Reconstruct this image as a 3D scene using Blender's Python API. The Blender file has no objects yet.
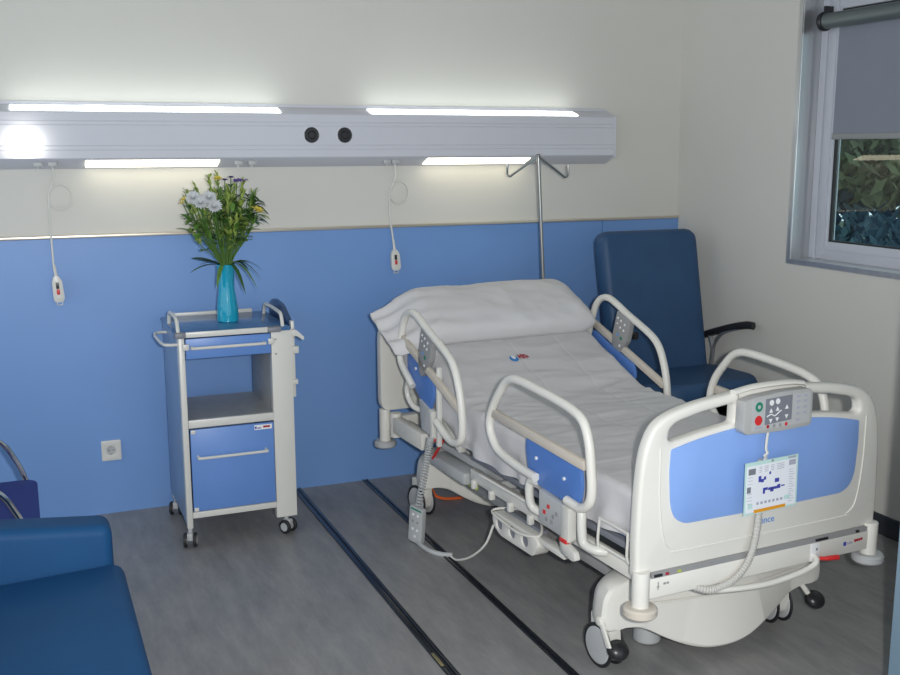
import bpy, bmesh, math, random
from mathutils import Vector, Matrix, noise
C = bpy.context.scene.collection
scene = bpy.context.scene
R = math.radians
rnd = random.Random(7)

# ------------------------------------------------------------------ camera
cd = bpy.data.cameras.new('camera'); cam = bpy.data.objects.new('camera', cd); C.objects.link(cam)
cd.sensor_width = 36.0; cd.lens = 36.0*1034.06/900; cd.clip_start = .05
YAW, PIT, ROL = 0.395895, 0.181892, -0.0025318
fw = Vector((math.sin(YAW)*math.cos(PIT), math.cos(YAW)*math.cos(PIT), -math.sin(PIT)))
rt = fw.cross(Vector((0, 0, 1))).normalized(); up = rt.cross(fw)
c_, s_ = math.cos(ROL), math.sin(ROL)
rx = rt*c_+up*s_; uy = up*c_-rt*s_
m = Matrix((rx, uy, -fw)).transposed().to_4x4(); m.translation = (0, 0, 1.6)
cam.matrix_world = m
scene.camera = cam

# ------------------------------------------------------------------ world, light, exposure
w = bpy.data.worlds.new('world'); scene.world = w; w.use_nodes = True
bg = w.node_tree.nodes['Background']; bg.inputs[0].default_value = (.80, .90, 1.0, 1); bg.inputs[1].default_value = .86
vs = scene.view_settings
vs.view_transform = 'Standard'; vs.look = 'None'; vs.gamma = 1; vs.use_curve_mapping = False
vs.exposure = 0.58
LAMP_UP, LAMP_DOWN, FLASH = 2.6, 3.0, 48.0
fl = bpy.data.lights.new('camera_flash', 'SPOT'); fl.energy = FLASH*4; fl.color = (1, .985, .97)
fl.spot_size = R(125); fl.spot_blend = 1.0; fl.shadow_soft_size = .025
flo = bpy.data.objects.new('camera_flash', fl); C.objects.link(flo)
flo.location = Vector((0, 0, 1.6)) + rx*.11 + uy*.035
flo.rotation_euler = m.to_euler()

# ------------------------------------------------------------------ materials
def mat(name, col, rough=.5, metal=0., spec=.5, var=0., vscale=6, bump=0., bscale=60, coat=0., emis=None, estr=0, stretch=None, sheen=0):
    M = bpy.data.materials.new(name); M.use_nodes = True
    nt = M.node_tree; b = nt.nodes['Principled BSDF']
    b.inputs['Base Color'].default_value = (*col, 1); b.inputs['Roughness'].default_value = rough
    b.inputs['Metallic'].default_value = metal; b.inputs['Specular IOR Level'].default_value = spec
    b.inputs['Coat Weight'].default_value = coat; b.inputs['Sheen Weight'].default_value = sheen
    tc = nt.nodes.new('ShaderNodeTexCoord'); mp = nt.nodes.new('ShaderNodeMapping')
    nt.links.new(tc.outputs['Object'], mp.inputs[0])
    if stretch: mp.inputs['Scale'].default_value = stretch
    n = nt.nodes.new('ShaderNodeTexNoise'); n.inputs['Scale'].default_value = vscale; n.inputs['Detail'].default_value = 4
    nt.links.new(mp.outputs[0], n.inputs['Vector'])
    cr = nt.nodes.new('ShaderNodeValToRGB')
    v = var if var else .02
    cr.color_ramp.elements[0].position = .3; cr.color_ramp.elements[1].position = .7
    cr.color_ramp.elements[0].color = (*[max(0, x*(1-v)) for x in col], 1)
    cr.color_ramp.elements[1].color = (*[min(1, x*(1+v)) for x in col], 1)
    nt.links.new(n.outputs[0], cr.inputs[0]); nt.links.new(cr.outputs[0], b.inputs['Base Color'])
    if bump:
        n2 = nt.nodes.new('ShaderNodeTexNoise'); n2.inputs['Scale'].default_value = bscale; n2.inputs['Detail'].default_value = 3
        nt.links.new(mp.outputs[0], n2.inputs['Vector'])
        bp = nt.nodes.new('ShaderNodeBump'); bp.inputs['Strength'].default_value = bump; bp.inputs['Distance'].default_value = .004
        nt.links.new(n2.outputs[0], bp.inputs['Height']); nt.links.new(bp.outputs[0], b.inputs['Normal'])
    if emis:
        b.inputs['Emission Color'].default_value = (*emis, 1); b.inputs['Emission Strength'].default_value = estr
    return M
M = {}
M['wall'] = mat('wall_paint', (.64, .63, .585), .85, var=.015, vscale=2, bump=.15, bscale=250)
M['ceil'] = mat('ceiling_paint', (.62, .62, .60), .9)
M['panel'] = mat('blue_laminate_wall', (.165, .315, .63), .42, var=.04, vscale=1.5)
M['seam'] = mat('panel_seam', (.05, .10, .24), .6)
M['strip'] = mat('satin_strip', (.62, .56, .47), .28, metal=.55)
M['white'] = mat('cream_white_lacquer', (.66, .65, .60), .32, var=.015)
M['offw'] = mat('bed_plastic_white', (.74, .72, .66), .38, var=.015)
M['beige'] = mat('beige_plastic', (.60, .54, .46), .5)
M['blue'] = mat('blue_laminate', (.245, .40, .78), .38, var=.03)
M['cabblue'] = mat('cabinet_blue_laminate', (.125, .26, .60), .38, var=.03)
M['bluer'] = mat('blue_rail_plastic', (.09, .21, .55), .4)
M['trunk'] = mat('white_lacquered_aluminium', (.61, .62, .67), .10, spec=.16, var=.01)
M['groove'] = mat('trunk_groove', (.42, .43, .47), .4)
M['alu'] = mat('brushed_aluminium', (.62, .63, .64), .32, metal=.85, var=.06, vscale=30, stretch=(1, 1, .05))
M['pvc'] = mat('window_frame_lacquer', (.52, .54, .60), .35)
M['chrome'] = mat('chrome', (.75, .75, .75), .14, metal=1)
M['steel'] = mat('dull_steel', (.34, .34, .33), .32, metal=.9)
M['black'] = mat('black_rubber', (.018, .018, .02), .5)
M['blackp'] = mat('black_plastic', (.02, .02, .022), .32)
M['ctrl'] = mat('control_grey_plastic', (.42, .42, .41), .45)
M['hose'] = mat('hose_plastic', (.50, .485, .45), .5)
M['grey'] = mat('grey_plastic', (.30, .30, .30), .5)
M['lgrey'] = mat('light_grey_plastic', (.46, .47, .47), .45)
M['dgrey'] = mat('dark_grey_keypad', (.20, .21, .24), .45)
M['red'] = mat('red_plastic', (.62, .03, .03), .4)
M['green'] = mat('green_button', (.02, .22, .13), .4)
M['lime'] = mat('lime_label', (.42, .50, .10), .5)
M['orange'] = mat('orange_cable', (.75, .14, .03), .45)
M['orangep'] = mat('orange_print', (.75, .32, .02), .5)
M['paper'] = mat('card_paper', (.80, .82, .86), .35)
M['teal'] = mat('pale_teal_print', (.52, .72, .68), .4)
M['ink'] = mat('blue_ink', (.05, .06, .35), .5)
M['inkg'] = mat('grey_ink', (.40, .40, .48), .5)
M['whitep'] = mat('white_print', (.80, .80, .80), .5)
M['logob'] = mat('logo_blue', (.03, .22, .55), .7)
M['logor'] = mat('logo_red', (.38, .02, .04), .7)
M['scriptb'] = mat('script_blue', (.13, .30, .66), .5)
M['sheet'] = mat('cotton_sheet', (.57, .555, .56), .9, bump=.25, bscale=35, var=.012, sheen=.1)
M['pillow'] = mat('cotton_pillowcase', (.63, .615, .62), .9, bump=.25, bscale=30, var=.012, sheen=.1)
M['navy'] = mat('navy_vinyl', (.020, .068, .160), .55, var=.08, vscale=8, bump=.1, bscale=200)
M['sofa'] = mat('blue_vinyl', (.009, .070, .19), .60, spec=.25, var=.06, vscale=5, bump=.15, bscale=160)
M['royal'] = mat('royal_blue_fabric', (.012, .032, .21), .75, bump=.2, bscale=300)
M['blind'] = mat('grey_blind_fabric', (.235, .26, .31), .8, bump=.1, bscale=400)
M['blindbar'] = mat('blind_bar', (.30, .31, .31), .45)
M['tube'] = mat('blind_tube', (.16, .19, .19), .35, metal=.4)
M['base'] = mat('dark_baseboard', (.035, .04, .05), .5)
M['cup'] = mat('blue_grey_laminate', (.20, .30, .38), .45)
M['top'] = mat('blue_table_top', (.06, .15, .32), .18)
M['tray'] = mat('dark_blue_tray', (.02, .06, .16), .3)
M['side'] = mat('cabinet_side_laminate', (.20, .29, .44), .3)
M['shelf'] = mat('galvanised_shelf', (.40, .40, .38), .4, var=.1, vscale=20)
M['leaf'] = mat('leaf_green', (.11, .235, .04), .5, var=.4, vscale=30)
M['leafl'] = mat('leaf_light', (.29, .38, .08), .5, var=.3, vscale=30)
M['leafd'] = mat('leaf_dark', (.035, .10, .02), .5, var=.3, vscale=30)
M['stem'] = mat('stem_green', (.08, .17, .03), .5)
M['yel'] = mat('yellow_petal', (.72, .60, .10), .6)
M['wht'] = mat('white_petal', (.58, .60, .61), .8)
M['pur'] = mat('purple_petal', (.09, .05, .22), .6)
M['rail'] = mat('dark_floor_rail', (.03, .035, .045), .16, metal=.55)
M['brass'] = mat('worn_brass', (.35, .30, .15), .4, metal=.7)
M['grass'] = mat('garden_ground', (.04, .06, .03), .9)
M['gleaf'] = mat('garden_leaves', (.17, .19, .10), .8, var=.5, vscale=3)
M['gleafd'] = mat('garden_dark_leaves', (.028, .062, .078), .8, var=.5, vscale=5)
M['bark'] = mat('bark', (.08, .06, .04), .9)
# floor
def floor_mat():
    Mt = bpy.data.materials.new('grey_vinyl_floor'); Mt.use_nodes = True; nt = Mt.node_tree; b = nt.nodes['Principled BSDF']
    tc = nt.nodes.new('ShaderNodeTexCoord'); mp = nt.nodes.new('ShaderNodeMapping'); mp.inputs['Scale'].default_value = (1, .22, 1)
    nt.links.new(tc.outputs['Object'], mp.inputs[0])
    n = nt.nodes.new('ShaderNodeTexNoise'); n.inputs['Scale'].default_value = 16; n.inputs['Detail'].default_value = 9; n.inputs['Roughness'].default_value = .72
    nt.links.new(mp.outputs[0], n.inputs['Vector'])
    cr = nt.nodes.new('ShaderNodeValToRGB')
    cr.color_ramp.elements[0].position = .32; cr.color_ramp.elements[0].color = (.195, .195, .195, 1)
    cr.color_ramp.elements[1].position = .70; cr.color_ramp.elements[1].color = (.315, .305, .295, 1)
    nt.links.new(n.outputs[0], cr.inputs[0]); nt.links.new(cr.outputs[0], b.inputs['Base Color'])
    b.inputs['Roughness'].default_value = .42
    return Mt
M['floor'] = floor_mat()
# glass
def glass_mat():
    g = bpy.data.materials.new('window_glass'); g.use_nodes = True; nt = g.node_tree
    for n in list(nt.nodes): nt.nodes.remove(n)
    o = nt.nodes.new('ShaderNodeOutputMaterial'); mx = nt.nodes.new('ShaderNodeMixShader'); t = nt.nodes.new('ShaderNodeBsdfTransparent')
    gl = nt.nodes.new('ShaderNodeBsdfGlossy'); gl.inputs['Roughness'].default_value = .01; fr = nt.nodes.new('ShaderNodeFresnel'); fr.inputs[0].default_value = 1.6
    t.inputs[0].default_value = (.80, .92, .90, 1)
    ge = nt.nodes.new('ShaderNodeNewGeometry'); su = nt.nodes.new('ShaderNodeMath'); su.operation = 'SUBTRACT'; su.inputs[0].default_value = 1
    mu = nt.nodes.new('ShaderNodeMath'); mu.operation = 'MULTIPLY'
    nt.links.new(ge.outputs['Backfacing'], su.inputs[1]); nt.links.new(su.outputs[0], mu.inputs[0]); nt.links.new(fr.outputs[0], mu.inputs[1])
    nt.links.new(mu.outputs[0], mx.inputs[0]); nt.links.new(t.outputs[0], mx.inputs[1]); nt.links.new(gl.outputs[0], mx.inputs[2]); nt.links.new(mx.outputs[0], o.inputs[0])
    return g
M['glass'] = glass_mat()
def vase_mat():
    g = bpy.data.materials.new('turquoise_glass'); g.use_nodes = True; b = g.node_tree.nodes['Principled BSDF']
    b.inputs['Base Color'].default_value = (.02, .50, .72, 1); b.inputs['Roughness'].default_value = .08
    b.inputs['Transmission Weight'].default_value = .35; b.inputs['IOR'].default_value = 1.45; b.inputs['Coat Weight'].default_value = .5
    return g
M['vase'] = vase_mat()
def lamp_mat(name, st):
    g = bpy.data.materials.new(name); g.use_nodes = True; b = g.node_tree.nodes['Principled BSDF']
    b.inputs['Base Color'].default_value = (.9, .9, .9, 1); b.inputs['Emission Color'].default_value = (1, .97, .90, 1); b.inputs['Emission Strength'].default_value = st
    return g
M['lampu'] = lamp_mat('lit_diffuser_up', LAMP_UP); M['lampd'] = lamp_mat('lit_diffuser_down', LAMP_DOWN)
M['lampu'].node_tree.nodes['Principled BSDF'].inputs['Emission Color'].default_value = (.93, 1.0, .97, 1)
M['lampd'].node_tree.nodes['Principled BSDF'].inputs['Emission Color'].default_value = (1, .92, .68, 1)

# ------------------------------------------------------------------ helpers
def catmull(pts, n=8, closed=False):
    P = [Vector(p) for p in pts]; out = []
    N = len(P); rng = N if closed else N-1
    for i in range(rng):
        p1, p2 = P[i], P[(i+1) % N]
        p0 = P[(i-1) % N] if (closed or i > 0) else p1*2-p2
        p3 = P[(i+2) % N] if (closed or i+2 < N) else p2*2-p1
        for k in range(n):
            t = k/n
            out.append(.5*((2*p1)+(p2-p0)*t+(2*p0-5*p1+4*p2-p3)*t*t+(3*p1-p0-3*p2+p3)*t**3))
    if not closed: out.append(P[-1])
    return out
def round_poly(pts, r, n=5):
    """2D polygon with rounded corners"""
    out = []; N = len(pts)
    rr = r if isinstance(r, (list, tuple)) else [r]*N
    for i in range(N):
        p = Vector(pts[i]); a = Vector(pts[i-1])-p; b = Vector(pts[(i+1) % N])-p
        q = min(rr[i], a.length*.48, b.length*.48)
        if q < 1e-5: out.append(tuple(p)); continue
        pa = p+a.normalized()*q; pb = p+b.normalized()*q
        for k in range(n+1):
            t = k/n
            v = pa*(1-t)**2+p*2*t*(1-t)+pb*t*t
            out.append(tuple(v))
    return out
class MB:
    def __init__(s): s.bm = bmesh.new()
    def _merge(s, b, mtx=None):
        if mtx is not None: bmesh.ops.transform(b, matrix=mtx, verts=b.verts)
        me = bpy.data.meshes.new('t'); b.to_mesh(me); b.free(); s.bm.from_mesh(me); bpy.data.meshes.remove(me); return s
    def box(s, x0, x1, y0, y1, z0, z1, r=0., seg=2, mtx=None):
        b = bmesh.new(); bmesh.ops.create_cube(b, size=1)
        for v in b.verts:
            v.co = Vector(((x0+x1)/2+v.co.x*(x1-x0), (y0+y1)/2+v.co.y*(y1-y0), (z0+z1)/2+v.co.z*(z1-z0)))
        if r: bmesh.ops.bevel(b, geom=b.edges[:], offset=r, segments=seg, profile=.5, affect='EDGES', clamp_overlap=True)
        return s._merge(b, mtx)
    def cyl(s, p0, p1, r0, r1=None, n=20, r=0., cap=True):
        p0, p1 = Vector(p0), Vector(p1); d = p1-p0; b = bmesh.new()
        bmesh.ops.create_cone(b, cap_ends=cap, segments=n, radius1=r0, radius2=r0 if r1 is None else r1, depth=d.length)
        if r:
            ed = [e for e in b.edges if all(len(f.verts) in (n, 4) for f in e.link_faces) and any(len(f.verts) == n for f in e.link_faces)]
            bmesh.ops.bevel(b, geom=ed, offset=r, segments=3, profile=.5, affect='EDGES', clamp_overlap=True)
        q = Vector((0, 0, 1)).rotation_difference(d.normalized())
        return s._merge(b, Matrix.Translation((p0+p1)/2) @ q.to_matrix().to_4x4())
    def tube(s, pts, r, n=10, smooth=0, closed=False, squash=None):
        P = catmull(pts, smooth, closed) if smooth else [Vector(p) for p in pts]
        b = bmesh.new(); rings = []; N = len(P); prev = None
        for i, p in enumerate(P):
            a = P[i-1] if (i > 0 or closed) else p; c = P[(i+1) % N] if (i < N-1 or closed) else p
            t = (c-a).normalized()
            if prev is None:
                u = Vector((0, 0, 1)) if abs(t.z) < .9 else Vector((1, 0, 0)); u = (u-t*u.dot(t)).normalized()
            else: u = (prev-t*prev.dot(t)).normalized()
            prev = u; v = t.cross(u)
            rad = r[i*len(r)//N] if isinstance(r, list) else r
            rings.append([b.verts.new(p+u*math.cos(2*math.pi*k/n)*rad+v*math.sin(2*math.pi*k/n)*rad*(squash or 1)) for k in range(n)])
        for i in range(N if closed else N-1):
            A, B_ = rings[i], rings[(i+1) % N]
            for k in range(n): b.faces.new((A[k], A[(k+1) % n], B_[(k+1) % n], B_[k]))
        if not closed: b.faces.new(rings[0][::-1]); b.faces.new(rings[-1])
        return s._merge(b)
    def prism(s, outer, d0, d1, axis='y', holes=(), r=0., mtx=None, seg=2):
        """2D outline -> solid between d0 and d1 on the axis. axis y: pts=(x,z); x: pts=(y,z); z: pts=(x,y)"""
        b = bmesh.new()
        def P(p, d):
            return {'y': (p[0], d, p[1]), 'x': (d, p[0], p[1]), 'z': (p[0], p[1], d)}[axis]
        es = []
        for L in [outer]+list(holes):
            vs = [b.verts.new(P(p, d0)) for p in L]
            es += [b.edges.new((vs[i], vs[(i+1) % len(vs)])) for i in range(len(vs))]
        g = bmesh.ops.triangle_fill(b, use_beauty=True, use_dissolve=False, edges=es)
        fs = [f for f in g['geom'] if isinstance(f, bmesh.types.BMFace)]
        bd = [e for e in b.edges if len(e.link_faces) == 1]
        ext = bmesh.ops.extrude_face_region(b, geom=fs)
        dv = {'y': (0, d1-d0, 0), 'x': (d1-d0, 0, 0), 'z': (0, 0, d1-d0)}[axis]
        nv = [v for v in ext['geom'] if isinstance(v, bmesh.types.BMVert)]
        bmesh.ops.translate(b, vec=dv, verts=nv)
        # keep original cap
        bmesh.ops.recalc_face_normals(b, faces=b.faces[:])
        if r:
            ax = {'y': 1, 'x': 0, 'z': 2}[axis]
            ed = []
            for e in b.edges:
                if len(e.link_faces) == 2 and abs(e.verts[0].co[ax]-e.verts[1].co[ax]) < 1e-6 and e.calc_face_angle(0) > 1.0: ed.append(e)
            bmesh.ops.bevel(b, geom=ed, offset=r, segments=seg, profile=.5, affect='EDGES', clamp_overlap=True)
        return s._merge(b, mtx)
    def lathe(s, prof, at=(0, 0, 0), n=28, mtx=None):
        b = bmesh.new(); rings = []
        for rr, z in prof:
            if rr < 1e-5: rings.append([b.verts.new((0, 0, z))])
            else: rings.append([b.verts.new((rr*math.cos(2*math.pi*k/n), rr*math.sin(2*math.pi*k/n), z)) for k in range(n)])
        for A, B_ in zip(rings, rings[1:]):
            for k in range(n):
                a0, a1 = A[k % len(A)], A[(k+1) % len(A)]; b0, b1 = B_[k % len(B_)], B_[(k+1) % len(B_)]
                f = list(dict.fromkeys((a0, a1, b1, b0)))
                if len(f) > 2: b.faces.new(f)
        mm = Matrix.Translation(at) if mtx is None else mtx
        return s._merge(b, mm)
    def ball(s, c, r, sc=(1, 1, 1), sub=2, mtx=None):
        b = bmesh.new(); bmesh.ops.create_icosphere(b, subdivisions=sub, radius=r)
        for v in b.verts: v.co = Vector((v.co.x*sc[0], v.co.y*sc[1], v.co.z*sc[2]))
        if mtx is not None: bmesh.ops.transform(b, matrix=mtx, verts=b.verts)
        bmesh.ops.translate(b, vec=c, verts=b.verts); return s._merge(b)
    def text(s, txt, size, mtx, depth=.0006):
        cu = bpy.data.curves.new('t', 'FONT'); cu.body = txt; cu.size = size; cu.extrude = depth; cu.align_x = 'CENTER'; cu.align_y = 'CENTER'
        o = bpy.data.objects.new('t', cu); C.objects.link(o); bpy.context.view_layer.update()
        me = bpy.data.meshes.new_from_object(o); me.transform(mtx); s.bm.from_mesh(me)
        bpy.data.meshes.remove(me); bpy.data.objects.remove(o); bpy.data.curves.remove(cu); return s
    def done(s, name, m, parent=None, loc=None, ang=35, label=None, recalc=True):
        me = bpy.data.meshes.new(name)
        if recalc: bmesh.ops.recalc_face_normals(s.bm, faces=s.bm.faces[:])
        s.bm.to_mesh(me); s.bm.free()
        me.polygons.foreach_set('use_smooth', [True]*len(me.polygons)); me.set_sharp_from_angle(angle=R(ang))
        me.materials.append(M[m] if isinstance(m, str) else m)
        o = bpy.data.objects.new(name, me); C.objects.link(o)
        if parent: o.parent = parent
        if loc: o.location = loc
        if label: o['label'] = label
        return o
def thing(name, label, cat, loc=(0, 0, 0), rz=0., group=None):
    o = bpy.data.objects.new(name, None); C.objects.link(o); o.location = loc; o.rotation_euler = (0, 0, rz)
    o.empty_display_size = .1
    return tag(o, label, cat, group)
def tag(o, label, cat, group=None):
    o['label'] = label; o['category'] = cat
    if group: o['group'] = group
    return o
def struct(o): o['kind'] = 'structure'; return o
def copy_tree(o, parent=None):
    c = o.copy(); C.objects.link(c); c.parent = parent
    for ch in [k for k in C.objects if k.parent == o]: copy_tree(ch, c)
    return c

# ------------------------------------------------------------------ room
D, XR, CEIL = 4.65, 3.258, 2.62
struct(MB().box(-2.4, XR+.01, -1.2, D+.01, -.06, 0).done('floor', 'floor'))
struct(MB().box(-2.4, XR+.3, -1.2, D+.15, CEIL, CEIL+.08).done('ceiling', 'ceil'))
struct(MB().box(-2.4, XR+.25, D, D+.15, -.06, CEIL).done('wall_back', 'wall'))
WY0, WY1, WZ0, WZ1 = 2.30, 3.756, 1.093, 2.27      # window opening in the right wall
wr = MB()
wr.prism([(-1.2, -.06), (D, -.06), (D, CEIL), (-1.2, CEIL)], XR, XR+.25, 'x', holes=[[(WY0, WZ0), (WY1, WZ0), (WY1, WZ1), (WY0, WZ1)]])
struct(wr.done('wall_right', 'wall'))
struct(MB().box(XR-.012, XR+.001, -1.2, D-.016, 0, .085, r=.003).done('baseboard_right', 'base'))
# blue cladding and its capping strip
p = MB(); p.box(-2.4, 2.790, D-.014, D, 0, 1.226); struct(p.done('trim_1', 'panel'))
p = MB(); p.box(2.794, XR, D-.014, D, 0, 1.226); struct(p.done('trim_2', 'panel'))
p = MB(); p.box(2.788, 2.796, D-.010, D-.0005, 0, 1.226); struct(p.done('trim_4', 'seam'))
p = MB(); p.box(-2.4, XR, D-.022, D, 1.227, 1.240, r=.002); struct(p.done('trim_3', 'strip'))
# window
wn = bpy.data.objects.new('window_1', None); C.objects.link(wn); wn.location = (XR, 3.0, WZ0); wn['kind'] = 'structure'
def W(mb, name, m): return mb.done(name, m, wn, loc=(-XR, -3.0, -WZ0))
fr = MB(); fr.prism([(WY0-.02, WZ0-.02), (WY1+.02, WZ0-.02), (WY1+.02, WZ1+.02), (WY0-.02, WZ1+.02)], XR-.006, XR+.004, 'x',
                    holes=[[(WY0+.003, WZ0+.003), (WY1-.003, WZ0+.003), (WY1-.003, WZ1-.003), (WY0+.003, WZ1-.003)]])
W(fr, 'outer_trim', 'alu')
rv = MB(); rv.prism([(WY0, WZ0), (WY1, WZ0), (WY1, WZ1), (WY0, WZ1)], XR, XR+.18, 'x',
                    holes=[[(WY0+.004, WZ0+.004), (WY1-.004, WZ0+.004), (WY1-.004, WZ1-.004), (WY0+.004, WZ1-.004)]])
W(rv, 'reveal_lining', 'alu')
SX = XR+.10
sa = MB(); sa.prism([(WY0+.004, WZ0+.004), (WY1-.004, WZ0+.004), (WY1-.004, WZ1-.004), (WY0+.004, WZ1-.004)], SX, SX+.05, 'x', r=.004,
                    holes=[round_poly([(WY0+.09, WZ0+.085), (WY1-.115, WZ0+.085), (WY1-.115, WZ1-.085), (WY0+.09, WZ1-.085)], .004, 2)])
sa.box(SX-.010, SX, WY1-.055, WY1-.045, WZ0+.004, WZ1-.004); sa.box(SX-.006, SX, WY1-.105, WY1-.065, WZ0+.03, WZ1-.03, r=.002)
sa.box(SX-.006, SX, WY0+.03, WY1-.105, WZ0+.004, WZ0+.05, r=.002)
W(sa, 'window_frame', 'pvc')
gk = MB(); gk.prism([(WY0+.088, WZ0+.083), (WY1-.113, WZ0+.083), (WY1-.113, WZ1-.083), (WY0+.088, WZ1-.083)], SX+.012, SX+.030, 'x',
                    holes=[[(WY0+.102, WZ0+.092), (WY1-.127, WZ0+.092), (WY1-.127, WZ1-.092), (WY0+.102, WZ1-.092)]])
W(gk, 'gasket', 'black')
W(MB().box(SX+.018, SX+.024, WY0+.09, WY1-.115, WZ0+.085, WZ1-.085), 'pane', 'glass')
# roller blind
bl = thing('roller_blind', 'grey roller blind pulled halfway down inside the window', 'blind', (SX-.04, 3.0, 2.10))
def BLc(mb, n, m): return mb.done(n, m, bl, loc=(-(SX-.04), -3.0, -2.10))
BLc(MB().cyl((SX-.045, WY0+.01, 2.135), (SX-.045, WY1-.085, 2.135), .034, n=24), 'roller_tube', 'tube')
BLc(MB().cyl((SX-.045, WY1-.083, 2.135), (SX-.045, WY1-.06, 2.135), .042, n=24, r=.006).box(SX-.05, SX-.002, WY1-.078, WY1-.064, 2.11, 2.20, r=.003), 'end_bracket', 'blackp')
BLc(MB().box(SX-.013, SX-.0115, WY0+.03, WY1-.128, 1.652, 2.125), 'blind_fabric', 'blind')
BLc(MB().box(SX-.019, SX-.007, WY0+.028, WY1-.126, 1.630, 1.655, r=.003), 'bottom_bar', 'blindbar')

# tall blue-grey cupboard, right edge of the picture
cb = thing('cupboard', 'tall blue-grey cupboard whose back corner shows at the right edge beside the bed foot', 'cupboard', (2.6, 1.60, 0))
cb_ = MB(); cb_.box(-.546, .55, -.30, .30, .06, 2.0, r=.004); cb_.done('body', 'cup', cb)
MB().box(-.50, .52, -.27, .27, 0, .062).done('plinth', 'base', cb)

# ------------------------------------------------------------------ garden
struct(MB().box(XR+.3, 30, -12, 22, -.5, -.4).done('garden_ground', 'grass'))
def foliage(name, c, rad, n, m, label, cat, trunk=True, size=.16):
    t = thing(name, label, cat, (c[0], c[1], -.4))
    b = bmesh.new()
    for i in range(n):
        d = Vector((rnd.gauss(0, 1), rnd.gauss(0, 1), rnd.gauss(0, 1))).normalized()*(rnd.random()**.4)
        o = Vector((d.x*rad[0], d.y*rad[1], c[2]+.4+d.z*rad[2])); a = Vector((rnd.gauss(0, 1), rnd.gauss(0, 1), rnd.gauss(0, 1))).normalized()
        bb = a.orthogonal().normalized(); cc = a.cross(bb)*.35; s2 = size*rnd.uniform(.5, 1.2)
        b.faces.new([b.verts.new(o+v*s2) for v in (-bb, -cc*1, bb, cc*1)])
    mb = MB(); mb.bm.free(); mb.bm = b; mb.done('foliage', m, t, recalc=False)
    if trunk: MB().tube([(0, 0, 0), (.05, .02, c[2]*.5), (0, 0, c[2]+.4)], [.12, .10, .07], smooth=4).done('trunk', 'bark', t)
    return t
foliage('garden_tree', (7.6, 6.9, 2.6), (1.2, 1.6, 1.7), 15000, 'gleaf', 'olive leafed tree seen through the window beneath the blind', 'tree', size=.11)
foliage('garden_tree', (9.4, 9.8, 2.9), (1.8, 1.8, 2.2), 9000, 'gleafd', 'dark tree standing further off in the garden behind the olive tree', 'tree', size=.18)
foliage('garden_hedge', (6.2, 5.8, .2), (.8, 4.5, .95), 16000, 'gleafd', 'dark hedge low outside the window in front of the trees', 'hedge', False, .09)

# ------------------------------------------------------------------ bedhead light trunk
YF = 4.545
tr = thing('bedhead_light_unit', 'long white aluminium service trunk with lit diffusers along the back wall', 'wall light', (1.1, D, 1.52))
def TR(mb, n, m, l=None): return mb.done(n, m, tr, loc=(-1.1, -D, -1.52), label=l)
g = .0025
prof = [(D, 1.515), (YF+.006, 1.553), (YF, 1.560), (YF, 1.590), (YF+g, 1.591), (YF+g, 1.593), (YF, 1.594), (YF, 1.608), (YF+g, 1.609), (YF+g, 1.611), (YF, 1.612),
        (YF, 1.692), (YF+g, 1.693), (YF+g, 1.695), (YF, 1.696), (YF, 1.708), (YF+g, 1.709), (YF+g, 1.711), (YF, 1.712), (YF, 1.743), (YF+.006, 1.749), (D, 1.780)]
TR(MB().prism(prof, -.9, 2.796, 'x').box(-.9, 2.796, D-.006, D-.0005, 1.77, 1.790, r=.001), 'housing', 'trunk')  # thin back lip added to shade the wall just above the upper diffusers
TR(MB().prism([(D, 1.513), (YF-.003, 1.552), (YF-.003, 1.749), (D, 1.782)], 2.796, 2.803, 'x', r=.001), 'end_cap', 'trunk')
def slant(y0, z0, y1, z1, x0, x1, off=.004, th=.006):
    d = Vector((0, y1-y0, z1-z0)).normalized(); nrm = Vector((0, -abs(d.z), d.y)) if True else None
    nrm = Vector((0, d.z, -d.y));
    if nrm.y > 0: nrm = -nrm
    A = Vector((0, y0, z0)); B_ = Vector((0, y1, z1))
    q = [A+nrm*off, B_+nrm*off, B_-nrm*th, A-nrm*th]
    return MB().prism([(v.y, v.z) for v in q], x0, x1, 'x')
for x0, x1 in ((.010, 1.105), (1.520, 2.59)):
    TR(slant(YF+.008, 1.7500, D-.032, 1.7705, x0, x1), 'upper_diffuser', 'lampu')
for x0, x1 in ((.285, .830), (1.795, 2.33)):
    TR(slant(YF+.012, 1.550, D-.026, 1.5245, x0, x1), 'lower_diffuser', 'lampd')
for x in (1.237, 1.390):
    TR(MB().lathe([(.0, .004), (.014, .004), (.019, .010), (.028, .010), (.031, .006), (.031, 0), (0, 0)], mtx=Matrix.Translation((x, YF, 1.655)) @ Matrix.Rotation(R(90), 4, 'X')), 'round_outlet', 'blackp')
    TR(MB().lathe([(.0305, .0), (.0335, .004), (.036, .0)], mtx=Matrix.Translation((x, YF, 1.655)) @ Matrix.Rotation(R(90), 4, 'X')), 'outlet_ring', 'chrome')
def under(y): return 1.553+(y-YF-.006)*(1.515-1.553)/(D-YF-.006)
for x in (.10, .155, .915, .975, 1.60, 1.64, 2.40):
    yy = YF+.035; z = under(yy)
    TR(MB().box(x-.018, x+.018, yy-.014, yy+.018, z-.016, z+.004, r=.004).cyl((x, yy, z-.012), (x, yy, z-.024), .008, n=12), 'socket_connector', 'lgrey')

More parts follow.
